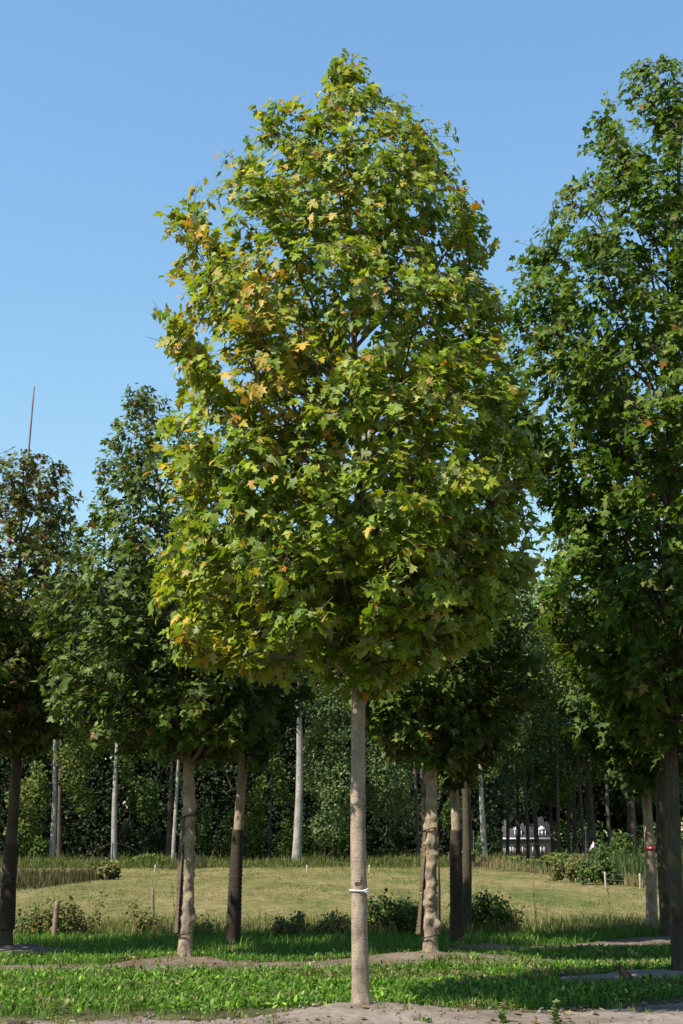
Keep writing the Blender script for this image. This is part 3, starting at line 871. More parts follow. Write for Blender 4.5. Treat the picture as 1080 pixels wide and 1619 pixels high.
def ring_band(name, key, py, r, h, mat, label, cat, tilt=0.0, tails=False, n=36):
    c = stem_pt(key, py)
    m = MB()
    a = np.linspace(0, 2 * math.pi, n, endpoint=False)
    prof_r = [r, r + 0.006, r + 0.006, r]; prof_z = [-h / 2, -h / 2, h / 2, h / 2]
    V = []
    for pr_, pz_ in zip(prof_r, prof_z):
        V.append(np.stack([pr_ * np.cos(a), pr_ * np.sin(a), pz_ + tilt * np.cos(a)], -1))
    V = np.vstack(V)
    Q = []
    for q in range(4):
        for i in range(n):
            Q.append((q * n + i, q * n + (i + 1) % n, ((q + 1) % 4) * n + (i + 1) % n, ((q + 1) % 4) * n + i))
    m.add(V, Q)
    if tails:
        for dz, dx in ((-0.035, 0.07), (0.018, 0.062), (-0.012, 0.075)):
            p = np.array([(r * 0.45, -r * 0.92, 0.0), (r * 0.7, -r * 0.85, dz * 0.3), (r * 0.45 + dx * 0.75, -r * 0.72, dz)])
            m.tube(p, [0.007, 0.0055, 0.004], 6)
    o = m.build(name, mat, None, smooth=False)
    o.location = c
    tag(o, label, cat)
    return o


ring_band('plastic_tie', 'main', 1408, 0.0805, 0.012, M_WHITE, 'white plastic tie knotted round the smooth central trunk', 'tie', tilt=-0.003, tails=True)
sc_c = stem_pt('main', 1397); mr = [o for o in bpy.data.objects if o.get('label', '').startswith('tall central maple')][0]
m = MB(); a_ = np.linspace(0, 2 * math.pi, 15)
m.tube(np.stack([sc_c[0] - 0.012 + 0.022 * np.cos(a_), sc_c[1] - 0.0725 + 0 * a_, sc_c[2] + 0.012 * np.sin(a_)], -1), 0.006, 5, cap=False)
m.tube(np.array([(sc_c[0] + 0.012, sc_c[1] - 0.072, sc_c[2] + 0.005), (sc_c[0] + 0.022, sc_c[1] - 0.071, sc_c[2] + 0.03), (sc_c[0] + 0.020, sc_c[1] - 0.071, sc_c[2] + 0.07)]), [0.006, 0.005, 0.003], 5)
m.build('bark_scar', M_STUMP, mr, smooth=True, origin=LEAFSETS['main']['base'])
ring_band('tape_band', 'f', 1341, 0.087, 0.075, M_REDTAPE, 'red band with white mark round the slim trunk near the right edge', 'tape')
bnd = bpy.data.objects['tape_band']
mk = MB(); mk.box(-0.03, 0.012, -0.098, -0.088, -0.012, 0.016); mk.build('white_mark', M_WHITE, bnd)


def mat_wrap(key, py_top, py_bot, a0, a1, r0, r1, label, mat, off=(0, 0), flare=0.0, rings=56, closed=False):
    """ribbed woven mat standing round a trunk, from angle a0 to a1 (degrees, -90 faces the camera)"""
    top = stem_pt(key, py_top); bot = stem_pt(key, py_bot)
    n = 26
    A = np.radians(np.linspace(a0, a1, n))
    V = []
    for sgn in (0, 1):
        for i in range(rings):
            t = i / (rings - 1)
            c = bot * (1 - t) + top * t
            rr_ = r0 * (1 - t) + r1 * t + flare * (1 - t) ** 3 + 0.010 * (i % 2) - 0.012 * sgn
            w = 1 + 0.05 * np.sin(A * 3 + t * 7)
            V.append(np.stack([c[0] + off[0] * (1 - t) + rr_ * w * np.cos(A), c[1] + off[1] * (1 - t) + rr_ * w * np.sin(A), np.full(n, c[2])], -1))
    V = np.vstack(V)
    Q = []
    k = rings * n
    for i in range(rings - 1):
        for j in range(n - 1):
            q = i * n + j
            Q.append((q, q + 1, q + n + 1, q + n))
            Q.append((k + q, k + q + n, k + q + n + 1, k + q + 1))
        for j in (0, n - 1):
            q = i * n + j
            Q.append((q, q + n, k + q + n, k + q) if j == 0 else (q, k + q, k + q + n, q + n))
    for j in range(n - 1):
        for i in (0, rings - 1):
            q = i * n + j
            Q.append((q, k + q, k + q + 1, q + 1) if i == 0 else (q, q + 1, k + q + 1, k + q))
    o = mesh_np('trunk_mat', V - bot, [np.array(Q)], mat)
    o.location = bot
    tag(o, label, 'tree wrap', 'woven mats round nursery trunks')
    return o


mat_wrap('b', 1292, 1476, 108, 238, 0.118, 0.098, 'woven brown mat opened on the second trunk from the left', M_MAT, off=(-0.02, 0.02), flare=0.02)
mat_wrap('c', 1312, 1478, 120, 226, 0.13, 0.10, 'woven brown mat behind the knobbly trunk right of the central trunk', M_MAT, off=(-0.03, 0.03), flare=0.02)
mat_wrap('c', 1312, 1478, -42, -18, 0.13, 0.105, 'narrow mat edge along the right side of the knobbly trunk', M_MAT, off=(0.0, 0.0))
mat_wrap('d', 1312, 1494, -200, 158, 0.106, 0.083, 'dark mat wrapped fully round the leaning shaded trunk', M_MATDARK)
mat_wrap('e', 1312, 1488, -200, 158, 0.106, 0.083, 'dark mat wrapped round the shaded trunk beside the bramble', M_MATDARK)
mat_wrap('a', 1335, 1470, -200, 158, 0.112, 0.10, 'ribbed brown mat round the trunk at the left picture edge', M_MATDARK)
# twine rings that hold the mats
for key, py, r, lab in (('b', 1291, 0.108, 'twine round the top of the mat on the second trunk from left'), ('b', 1477, 0.118, 'twine low on the second trunk from left'),
                        ('c', 1311, 0.105, 'slack twine round the upper knobbly trunk right of centre'), ('c', 1481, 0.122, 'dark twine low on the knobbly trunk right of centre')):
    c = stem_pt(key, py); a = np.linspace(0, 2 * math.pi, 26)
    m = MB(); m.tube(np.stack([r * np.cos(a), r * np.sin(a), 0.03 * np.cos(a + .4)], -1), 0.008, 5, cap=False)
    if py < 1400:
        m.tube(np.array([(r, -0.02, 0.02), (r + 0.05, -0.03, 0.03), (r + 0.07, -0.03, -0.10)]), [0.008, 0.012, 0.006], 5)
    o = m.build('twine', M_MATDARK); o.location = c; tag(o, lab, 'twine')

# cane tied to the leader of the left maple
S = LEAFSETS['a']
ct = at(54, 611, S['base'][1] - 0.1); cb = at(38, 800, S['base'][1] - 0.05)
m = MB(); m.tube(np.linspace(cb, ct, 8) - cb, np.linspace(0.017, 0.013, 8), 7)
o = m.build('bamboo_cane', M_CANE); o.location = cb
tag(o, 'bare brown cane sticking up above the maple at the left edge', 'cane')
ct = at(66, 712, S['base'][1] - 0.1); cb = at(58, 800, S['base'][1] - 0.05)
m = MB(); m.tube(np.linspace(cb, ct, 5) - cb, np.linspace(0.007, 0.004, 5), 5)
o = m.build('bamboo_cane', M_CANE); o.location = cb
tag(o, 'short thin cane right of the tall cane at the left maple', 'cane')

# ------------------------------------------------------------------ woodland beyond the meadow
def lobes_leaves(lobes, n_per, size, g, shape=CLUMP, shell=0.55):
    P = []; O = []
    for (c, r, k) in lobes:
        n = int(n_per * k)
        d = unit(g.normal(0, 1, (n, 3)))
        rad = (shell + (1 - shell) * g.random(n)) ** 0.8
        bump = 0.78 + 0.44 * fbm(d[:, 0] * 2.3 + c[0], d[:, 2] * 2.3 + d[:, 1] * 1.7 + c[2], 4)
        P.append(c + d * (rad * bump)[:, None] * r); O.append(d)
    P = np.vstack(P); O = np.vstack(O)
    ok = P[:, 2] > 0.1
    P = P[ok]; O = O[ok]
    pk = fbm(P[:, 0] * 0.9, P[:, 2] * 0.9 + P[:, 1] * 0.7, 31, 3)
    ok = pk > 0.41
    P = P[ok]; O = O[ok]
    nor = unit(O * 0.5 + np.array([0, 0, 0.5]) + g.normal(0, .5, P.shape))
    tip = g.normal(0, 1, P.shape)
    return P, nor, tip, size * np.exp(g.normal(0, .25, len(P)))


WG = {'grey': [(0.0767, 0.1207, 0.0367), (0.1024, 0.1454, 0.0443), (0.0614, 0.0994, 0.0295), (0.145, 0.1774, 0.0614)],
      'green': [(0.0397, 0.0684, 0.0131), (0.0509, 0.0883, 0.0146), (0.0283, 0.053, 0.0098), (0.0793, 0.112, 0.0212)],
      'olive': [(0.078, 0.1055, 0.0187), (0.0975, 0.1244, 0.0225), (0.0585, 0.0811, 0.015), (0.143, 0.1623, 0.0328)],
      'dark': [(0.0203, 0.0338, 0.0135), (0.027, 0.0432, 0.0149), (0.0149, 0.0257, 0.0108), (0.0365, 0.054, 0.0189)]}  # deep shade inside the wood put into the leaf colour


def wood_tree(name, label, px, Y, wpx, height, lobes_px, tone, bark, seed, group, leaf=0.16, n=2300, lean=0.0, cat='tree', fork=0.75, trunk=True, by=None, shape=CLUMP):
    g = np.random.default_rng(seed); q = random.Random(seed)
    b = at(px, 1360, Y); b = np.array([b[0], Y, -0.03])
    root = empty(name, b)
    tag(root, label, cat, group)
    r0 = wpx / F * Y / 2
    lobes = []
    for (lx, ly, rx, ry, k) in lobes_px:
        c = at(lx, ly, Y + q.uniform(-1.0, 1.5)) - b
        lobes.append((c, np.array([rx / F * Y, max(rx / F * Y * 0.9, 0.8), ry / F * Y]), k))
    if trunk:
        zz = np.linspace(-0.3, height * fork, 22)
        pts = np.stack([lean * zz + 0.10 * np.sin(zz * 0.35 + seed), 0.08 * np.cos(zz * 0.3 + seed), zz], -1)
        m = MB()
        m.tube(pts, r0 * (1 - 0.55 * np.clip(zz / (height * fork), 0, 1)) * (1 + 0.35 * np.exp(-np.maximum(zz, 0) / 0.35)), 12,
               wob=lambda i, a: 1 + 0.10 * (fbm(a * 1.5 + seed, i * 0.8, seed) - .5))
        m.build('trunk', bark, root, smooth=True)
        for (c, r, k) in lobes:
            a = min(max(c[2] * 0.75, 2.0), height * fork)
            p0 = np.array([np.interp(a, zz, pts[:, 0]), np.interp(a, zz, pts[:, 1]), a])
            if np.linalg.norm(c - p0) < 0.5: continue
            t = np.linspace(0, 1, 6)[:, None]
            path = p0 * (1 - t) + c * t + np.array([0, 0, 0.3]) * np.sin(t * math.pi)
            mm = MB(); mm.tube(path, np.linspace(r0 * 0.12, 0.010, 6), 6); mm.build('limb', M_OAKPALE, root, smooth=True)
    P, nor, tip, sz = lobes_leaves(lobes, n, leaf, g)
    pal = np.array(WG[tone]); c = pal[g.integers(0, 4, len(P))] * np.exp(g.normal(0, .12, (len(P), 1)))
    V, T, C = leaves_np(shape, P, tip, nor, sz, c)
    o = mesh_np('crown', V, [T], M_WOODLEAF, root, col=C)
    o['kind'] = 'stuff'
    return root


PG = 'pale-trunked poplars along the meadow edge'
YW = 96
wood_tree('poplar_tree', 'pale poplar trunk far left with low leafy boughs to its left', 80, YW, 9.5, 15, [(55, 1260, 45, 32, 1), (95, 1215, 50, 40, 1.2), (35, 1310, 28, 24, .6), (120, 1170, 60, 45, 1.2), (60, 1110, 75, 60, 1.6), (128, 1265, 26, 24, .5)], 'olive', M_POPLAR, 51, PG)
wood_tree('poplar_tree', 'brown shaded poplar close behind the far left pale poplar', 91, YW + 5, 8, 15, [(90, 1150, 60, 55, 1.4), (70, 1080, 70, 60, 1.2)], 'green', M_OAKPALE, 52, PG)
wood_tree('poplar_tree', 'slim pale poplar with bare dead side twigs, second at the left', 180, YW, 9.5, 16, [(185, 1205, 32, 26, .7), (225, 1275, 30, 24, .6), (170, 1130, 70, 60, 1.4), (215, 1250, 36, 26, .5), (200, 1080, 70, 60, 1.4)], 'green', M_POPLAR, 53, PG)
wood_tree('poplar_tree', 'greyish poplar directly behind the knobbly trunk with mat', 268, YW + 3, 7, 16, [(270, 1140, 70, 60, 1.4), (300, 1090, 70, 60, 1.3)], 'green', M_OAKPALE, 54, PG)
wood_tree('poplar_tree', 'bright pale poplar edge-on to the knobbly trunk with mat', 276, YW, 6.5, 16, [(250, 1160, 50, 50, 1), (320, 1170, 50, 50, 1)], 'green', M_POPLAR, 55, PG)
wood_tree('poplar_tree', 'thickest pale poplar, left of the smooth central trunk', 470, YW, 15, 17, [(505, 1200, 38, 60, 1.4), (530, 1130, 45, 60, 1.3), (515, 1290, 30, 45, 1), (450, 1080, 60, 50, 1.2), (545, 1230, 30, 50, .9)], 'grey', M_POPLAR, 56, PG, lean=0.004)
wood_tree('poplar_tree', 'greyish shaded poplar pair trunk left of the knobbly trunk', 668, YW + 2, 8, 16, [(615, 1200, 45, 60, 1.4), (610, 1260, 40, 35, 1), (640, 1140, 60, 60, 1.4)], 'grey', M_OAKPALE, 57, PG)
wood_tree('poplar_tree', 'thin grey poplar just left of the shaded pair trunk', 659, YW + 4, 6, 16, [(650, 1130, 60, 50, 1.2)], 'green', M_OAKPALE, 58, PG)
wood_tree('poplar_tree', 'pale poplar right of the shaded maple beside the bramble', 765, 104, 9.5, 16, [(760, 1200, 40, 35, 1), (720, 1290, 25, 30, .5), (790, 1150, 55, 55, 1.3)], 'green', M_POPLAR, 59, PG)
wood_tree('poplar_tree', 'darker poplar left of the pale one beside the shaded maple', 745, 108, 8.5, 16, [(740, 1180, 50, 50, 1.2), (720, 1120, 60, 50, 1.2)], 'green', M_OAKPALE, 60, PG)
SG = 'leafy shrubs at the foot of the wood'
wood_tree('hornbeam_tree', 'conical light green tree left of the thickest pale poplar', 428, 103, 5, 9, [(428, 1230, 24, 22, .7), (425, 1265, 38, 26, 1.1), (425, 1305, 46, 30, 1.4), (430, 1340, 44, 24, 1.2), (432, 1205, 12, 16, .4)], 'olive', M_OAKBARK, 61, SG, leaf=0.17, cat='tree')
wood_tree('leafy_shrub', 'dense grey-green shrub in shade left of the smooth central trunk', 515, 103, 4, 5, [(510, 1325, 38, 34, 1.2), (540, 1300, 36, 42, 1.2)], 'green', M_OAKBARK, 62, SG, leaf=0.17, cat='shrub')
wood_tree('leafy_shrub', 'dense shrub in shade right of the smooth central trunk', 610, 104, 4, 5, [(605, 1330, 40, 28, 1.2), (625, 1295, 40, 40, 1.2)], 'dark', M_OAKBARK, 63, SG, leaf=0.17, cat='shrub')
wood_tree('leafy_shrub', 'small blue-green shrub at the foot of the pale poplar beside shaded maple', 747, 86, 3, 3, [(747, 1345, 15, 18, .7), (750, 1325, 11, 14, .5)], 'grey', M_OAKBARK, 64, SG, leaf=0.13, cat='shrub')
wood_tree('leafy_shrub', 'low dark shrub at the foot of the wood far left', 40, 99, 3, 3, [(40, 1340, 30, 24, .8), (60, 1345, 24, 16, .6)], 'green', M_OAKBARK, 65, SG, leaf=0.17, cat='shrub')
wood_tree('leafy_shrub', 'low dark shrub between the two slim pale poplars', 225, 101, 3, 4, [(215, 1325, 34, 30, 1), (240, 1340, 28, 22, .8)], 'dark', M_OAKBARK, 66, SG, leaf=0.17, cat='shrub')
wood_tree('leafy_shrub', 'dark shrub behind the leaning shaded trunk', 345, 101, 3, 5, [(340, 1310, 38, 40, 1.2), (365, 1340, 30, 22, .8)], 'green', M_OAKBARK, 67, SG, leaf=0.17, cat='shrub')
wood_tree('leafy_shrub', 'broad dark green thicket among the reeds left of the red-banded trunk', 930, 66, 3, 3, [(905, 1366, 34, 16, .8), (940, 1358, 38, 24, 1.2), (975, 1362, 34, 24, 1), (985, 1340, 22, 22, .6)], 'green', M_OAKBARK, 68, SG, leaf=0.13, cat='shrub')
wood_tree('leafy_shrub', 'low olive thicket before the far house', 840, 90, 3, 2, [(815, 1362, 34, 9, .5), (850, 1364, 34, 9, .5), (880, 1360, 26, 12, .5)], 'olive', M_OAKBARK, 69, SG, leaf=0.15, cat='shrub')
wood_tree('leafy_shrub', 'low olive weeds round the foot of the slim pale poplar', 175, 92, 3, 2, [(120, 1368, 30, 9, .5), (170, 1370, 34, 8, .5), (235, 1362, 28, 12, .6)], 'olive', M_OAKBARK, 70, SG, leaf=0.14, cat='shrub')
OG = 'dark trunks of the roadside trees at right'
YO = 128
for i, (px, w, bark, lab, lob, tone) in enumerate([
    (792, 8, M_OAKBARK, 'dark trunk left of the far house', [(800, 1190, 45, 50, 1.2), (790, 1240, 30, 30, .6)], 'green'),
    (804, 6, M_OAKBARK, 'thin dark trunk at the left end of the far house', [(810, 1150, 50, 50, 1.2)], 'green'),
    (819, 7.5, M_OAKBARK, 'dark trunk in front of the left dormer of the far house', [(830, 1200, 40, 40, 1), (815, 1250, 26, 22, .5)], 'green'),
    (834, 6, M_OAKBARK, 'thin dark trunk before the middle of the far house', [(850, 1160, 48, 55, 1.3)], 'grey'),
    (849, 8, M_OAKPALE, 'brown trunk before the far house next to its right dormer', [(862, 1235, 42, 36, 1.3), (850, 1190, 45, 50, 1.4), (880, 1262, 26, 16, .6), (845, 1130, 50, 50, 1.3)], 'olive'),
    (875, 5.5, M_OAKBARK, 'dark trunk just right of the far house', [(890, 1170, 45, 50, 1.2)], 'grey'),
    (886, 6, M_OAKPALE, 'light brown crooked trunk right of the far house', [(900, 1215, 36, 34, .9)], 'olive'),
    (901, 5.5, M_OAKBARK, 'thin black trunk left of the lit brown trunk', [(905, 1160, 45, 50, 1.1)], 'green'),
    (909, 8, M_OAKPALE, 'lit brown trunk in the middle of the roadside trees', [(925, 1190, 42, 50, 1.2)], 'green'),
    (921, 6, M_OAKBARK, 'black trunk left of the thickest roadside trunk', [(930, 1140, 50, 50, 1.2)], 'green'),
    (937, 14, M_OAKPALE, 'thickest roadside trunk, brown and straight', [(945, 1195, 50, 40, 1.3), (930, 1120, 60, 50, 1.3)], 'green'),
    (966, 6.5, M_OAKBARK, 'slim black trunk right of the thickest roadside trunk', [(975, 1200, 45, 40, 1.1), (980, 1130, 55, 55, 1.2)], 'green'),
    (1003, 15, M_OAKPALE, 'thick brown ivy-dark trunk left of the red-banded maple', [(1005, 1190, 50, 45, 1.2), (1010, 1300, 16, 24, .4), (1000, 1260, 20, 22, .4)], 'dark'),
    (1050, 5, M_POPLAR, 'slim whitish trunk right of the red-banded maple', [(1060, 1230, 36, 40, 1), (1045, 1150, 45, 50, 1)], 'grey')]):
    wood_tree('roadside_tree', lab, px, YO + (i * 37 % 11) - 5, w, 23, lob + ([(px + 8, 1030, 55, 70, 1.3)] if i % 2 else [(px - 6, 1060, 50, 60, 1.1), (px + 4, 960, 45, 55, .9)]), tone, bark, 80 + i, OG, n=1900, leaf=0.19)

# the body of the wood behind, too deep to tell the trees apart
g = np.random.default_rng(77)


def mass(name, n, x0, x1, y0, y1, ztop, size, tone, zlow=None, seed=1, label=None):
    g = np.random.default_rng(seed)
    X = g.uniform(x0, x1, n); Yy = y0 + (y1 - y0) * g.random(n) ** 2.2
    top = ztop * (0.75 + 0.45 * fbm(X * 0.16, Yy * 0.16, seed))
    Z = g.random(n) * top
    ok = np.ones(n, bool)
    if zlow is not None:
        ok &= Z > zlow(X, Yy)
    P = np.stack([X, Yy, Z], -1)[ok]
    nor = unit(np.array([0, -0.3, 0.4]) + g.normal(0, .6, P.shape)); tip = g.normal(0, 1, P.shape)
    c = np.array(WG[tone])[g.integers(0, 4, len(P))] * np.exp(g.normal(0, .2, (len(P), 1)))
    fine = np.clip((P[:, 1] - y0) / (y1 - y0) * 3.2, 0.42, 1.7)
    V, T, C = leaves_np(CLUMP, P, tip, nor, size * fine * np.exp(g.normal(0, .3, len(P))), c)
    o = mesh_np(name, V, [T], M_WOODLEAF, col=C)
    tag(o, label, 'wood', None, 'stuff')
    return o


def gap(X, Yy):
    px = 540 + F * X / (Yy * 0.99)
    lo = np.zeros_like(X)
    lo = np.where((px > 786) & (px < 1110), 1.8 + 4.6 * fbm(X * 0.35, Yy * 0.35, 8), lo)
    return lo


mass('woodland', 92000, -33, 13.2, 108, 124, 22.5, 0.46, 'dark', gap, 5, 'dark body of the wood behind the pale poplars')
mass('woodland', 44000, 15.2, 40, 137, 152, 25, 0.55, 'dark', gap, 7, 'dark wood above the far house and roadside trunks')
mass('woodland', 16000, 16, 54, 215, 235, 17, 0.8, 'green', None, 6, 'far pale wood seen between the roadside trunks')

# ------------------------------------------------------------------ house among the roadside trees
HY = 172.0
hs = HY / F


def house():
    x0 = at(770, 1350, HY)[0]; x1 = at(872, 1350, HY)[0]
    root = empty('brick_house', ((x0 + x1) / 2, HY, 0))
    tag(root, 'brown brick house with dark roof and white dormers behind the roadside trunks', 'house')
    w = (x1 - x0) / 2
    eave = at(540, 1326, HY)[2]; ridge = eave + 3.6
    D = 7.0
    m = MB(); m.box(-w, w, 0, D, -0.2, eave); m.build('wall', M_BRICK, root)
    m = MB(); V = [(-w - .3, -.35, eave - .02), (w + .3, -.35, eave - .02), (w + .3, D / 2, ridge), (-w - .3, D / 2, ridge), (-w - .3, D + .35, eave - .02), (w + .3, D + .35, eave - .02)]
    V += [(a, b, c + 0.16) for a, b, c in V]
    m.add(V, [(6, 7, 8, 9), (9, 8, 11, 10), (0, 3, 2, 1), (3, 4, 5, 2), (0, 1, 7, 6), (4, 10, 11, 5)], [(0, 6, 9), (0, 9, 3), (3, 9, 10), (3, 10, 4), (1, 2, 8), (1, 8, 7), (2, 5, 11), (2, 11, 8)])
    roof = m.build('roof', M_ROOF, root)
    m = MB(); m.box(-w - .32, w + .32, -.46, -.355, eave - .12, eave + .10); m.build('gutter', M_PAINT, root)
    m = MB(); m.box(w * .3, w * .3 + .6, D / 2 - .3, D / 2 + .3, ridge - .4, ridge + .9); m.build('chimney', M_BRICK, roof)
    cxx = root.location.x
    for px in (819, 857):
        dx = at(px, 1310, HY)[0] - cxx
        zb = eave + 0.05; h = 0.95; hw = 0.46
        m = MB(); m.box(dx - hw, dx + hw, -.06, 2.0, zb - .3, zb + h); dm = m.build('dormer', M_BRICK, root)
        m = MB()
        V = [(dx - hw - .12, -.14, zb + h), (dx + hw + .12, -.14, zb + h), (dx, -.14, zb + h + .5), (dx - hw - .12, 2.2, zb + h), (dx + hw + .12, 2.2, zb + h), (dx, 2.2, zb + h + .5)]
        m.add(V, [(0, 3, 5, 2), (1, 2, 5, 4), (0, 1, 4, 3)], [(0, 2, 1), (3, 4, 5)]); m.build('gable', M_PAINT, dm)
        m = MB(); m.box(dx - hw + .03, dx + hw - .03, -.12, -.065, zb + .02, zb + .12); m.box(dx - .05, dx + .05, -.12, -.065, zb + .12, zb + h - .05)
        m.box(dx - hw + .03, dx - hw + .11, -.12, -.065, zb + .12, zb + h - .05); m.box(dx + hw - .11, dx + hw - .03, -.12, -.065, zb + .12, zb + h - .05); m.build('frame', M_PAINT, dm)
        m = MB(); m.box(dx - hw + .11, dx + hw - .11, -.09, -.063, zb + .12, zb + h - .05); m.build('pane', M_GLASS, dm)
    for a, b in ((806, 812), (821, 827), (834, 843), (854, 861)):
        xa = at(a, 1340, HY)[0] - cxx; xb = at(b, 1340, HY)[0] - cxx
        t = at(540, 1336.5, HY)[2]; bt = 0.25
        m = MB(); m.box(xa, xb, -.06, -.005, t - .14, t); m.box(xa, xa + .12, -.06, -.005, bt, t - .14); m.box(xb - .12, xb, -.06, -.005, bt, t - .14); m.box(xa + .12, xb - .12, -.06, -.005, t - .60, t - .55)
        wn = m.build('window', M_PAINT, root)
        m = MB(); m.box(xa + .12, xb - .12, -.03, -.004, bt, t - .14); m.build('pane', M_GLASS, wn)


house()

# triangular road sign beyond the ditch
sb = at(939, 1360, 112.0); root = empty('road_sign', (sb[0], 112.0, 0))
tag(root, 'small white triangular road sign beyond the reeds at right', 'road sign')
tz = at(939, 1330, 112.0)[2]
m = MB(); m.tube(np.array([(0, 0, -.2), (0, 0, tz)]), 0.035, 8); m.build('post', M_WIRE, root)
m = MB(); hw = 0.42
m.add([(-hw, -.06, tz - .75), (hw, -.06, tz - .75), (0, -.06, tz), (-hw, -.04, tz - .75), (hw, -.04, tz - .75), (0, -.04, tz)], [(0, 1, 2), (3, 5, 4)], [(0, 3, 4, 1), (1, 4, 5, 2), (2, 5, 3, 0)])
m.build('plate', M_SIGNRIM, root)
m = MB(); k = .86; zc = tz - .5
m.add([(-hw * k, -.066, zc - .25 * k), (hw * k, -.066, zc - .25 * k), (0, -.066, zc + .5 * k), (-hw * k, -.061, zc - .25 * k), (hw * k, -.061, zc - .25 * k), (0, -.061, zc + .5 * k)], [(0, 1, 2), (3, 5, 4)], [(0, 3, 4, 1), (1, 4, 5, 2), (2, 5, 3, 0)])
m.build('white_face', M_PAINT, root)


# ------------------------------------------------------------------ herbs and grasses
def blades(P, h, w, lean, g, col, bend=0.35):
    """bent grass blades: 5 vertices, 3 triangles each"""
    n = len(P)
    a = g.uniform(0, 2 * math.pi, n)
    d = np.stack([np.cos(a), np.sin(a), np.zeros(n)], -1)
    s = np.stack([-np.sin(a + g.normal(0, .5, n)), np.cos(a), np.zeros(n)], -1)
    h = np.broadcast_to(h, (n,)) * np.exp(g.normal(0, .25, n)); w = np.broadcast_to(w, (n,))
    l = lean * g.uniform(.2, 1.3, n) * h
    p0 = P - s * w[:, None] / 2; p1 = P + s * w[:, None] / 2
    mid = P + d * (l * 0.35)[:, None] + np.array([0, 0, 1.0]) * (h * 0.6)[:, None]
    p2 = mid - s * w[:, None] * 0.4; p3 = mid + s * w[:, None] * 0.4
    tp = P + d * l[:, None] + np.array([0, 0, 1.0]) * (h * (1 - bend * 0.3))[:, None]
    V = np.stack([p0, p1, p2, p3, tp], 1).reshape(-1, 3)
    T = np.array([(0, 1, 3), (0, 3, 2), (2, 3, 4)])
    F_ = (np.arange(n) * 5)[:, None, None] + T[None]
    return V, F_.reshape(-1, 3), np.repeat(col, 5, 0)


def cols(pal, n, g, w=None, jit=.15):
    pal = np.array(pal)
    p = None if w is None else np.array(w) / np.sum(w)
    return pal[g.choice(len(pal), n, p=p)] * np.exp(g.normal(0, jit, (n, 1)))


def zone_points(n, ynear, yfar, x0, x1, g, fan=True):
    X = g.uniform(x0, x1, n); t = g.random(n)
    a = ynear(X); b = yfar(X)
    Y = a + (b - a) * t
    ok = b > a
    X, Y = X[ok], Y[ok]
    if fan:
        ok = np.abs(X) < Y * 0.275 + 0.8
        X, Y = X[ok], Y[ok]
    return np.stack([X, Y, hgt(X, Y) + 0.005], -1)


def in_strip(P, F_, N_, pad=0.0):
    return (P[:, 1] > N_(P[:, 0]) - pad) & (P[:, 1] < F_(P[:, 0]) + pad)


HERB = [(0.105, 0.205, 0.022), (0.075, 0.16, 0.017), (0.145, 0.245, 0.035), (0.05, 0.11, 0.014), (0.19, 0.23, 0.06)]


def herb_layer(name, n, ynear, yfar, seed, label, leaf=0.085, hgt_=0.10, bare=0.30, grass=0, gh=0.14, pal=HERB, excl=(), creep=0.55):
    g = np.random.default_rng(seed)
    c = zone_points(n, ynear, yfar, -8, 8, g)
    d = fbm(c[:, 0] * 1.1, c[:, 1] * 1.6, seed)
    c = c[(d > bare) | (g.random(len(c)) < .15)]
    for f_, n_, x0 in excl:
        c = c[~(in_strip(c, f_, n_) & (c[:, 0] > x0))]
    ef = np.minimum(c[:, 1] - ynear(c[:, 0]), yfar(c[:, 0]) - c[:, 1])
    c = c[g.random(len(c)) < np.clip(ef / creep * .8 + .2, 0, 1)]
    k = 6
    P = np.repeat(c, k, 0); n_ = len(P)
    a = g.uniform(0, 2 * math.pi, n_)
    el = np.radians(g.uniform(0, 1, n_) ** 1.4 * 70)
    tip = np.stack([np.cos(a) * np.cos(el), np.sin(a) * np.cos(el), np.sin(el)], -1)
    nor = np.stack([-np.cos(a) * np.sin(el), -np.sin(a) * np.sin(el), np.cos(el)], -1) + g.normal(0, .25, (n_, 3))
    vig = np.repeat(0.65 + 0.8 * fbm(c[:, 0] * 0.9 + 7, c[:, 1] * 0.9, seed + 3), k)
    P = P + np.stack([np.cos(a), np.sin(a), np.zeros(n_)], -1) * g.uniform(0, .04, (n_, 1)) + np.array([0, 0, 1.0]) * (g.uniform(0, hgt_, n_) * vig)[:, None]
    sz = leaf * np.minimum(vig, 1.2) * np.exp(np.clip(g.normal(0, .3, n_), -.7, .42))
    cb = cols(pal, len(c), g, [5, 4, 4, 3, 1.2], .22)
    br = fbm(c[:, 0] * 1.5 + 20, c[:, 1] * 2.2, seed + 6) + g.normal(0, .05, len(c))
    cb[br > 0.62] = cols([(0.15, 0.115, 0.06), (0.19, 0.17, 0.07), (0.11, 0.12, 0.035)], int((br > 0.62).sum()), g)
    cc = np.repeat(cb, k, 0) * np.exp(g.normal(0, .22, (n_, 1)))
    V, T, C = leaves_np(HERBLEAF, P, tip, nor, sz, cc)
    if grass:
        p = zone_points(grass, ynear, yfar, -8, 8, g)
        for f_, n2_, x0 in excl:
            p = p[~(in_strip(p, f_, n2_) & (p[:, 0] > x0))]
        p = p[(fbm(p[:, 0] * 1.1, p[:, 1] * 1.6, seed + 9) > bare + .05)]
        V2, T2, C2 = blades(p, gh, 0.010, 0.7, g, cols([(0.07, 0.16, 0.02), (0.10, 0.20, 0.03), (0.05, 0.11, 0.015), (0.20, 0.19, 0.07)], len(p), g, [5, 4, 3, .6]))
        T2 = T2 + len(V); V = np.vstack([V, V2]); T = np.vstack([T, T2]); C = np.vstack([C, C2])
    o = mesh_np(name, V, [T], M_GRASS, col=C)
    tag(o, label, 'grass', None, 'stuff')
    return o


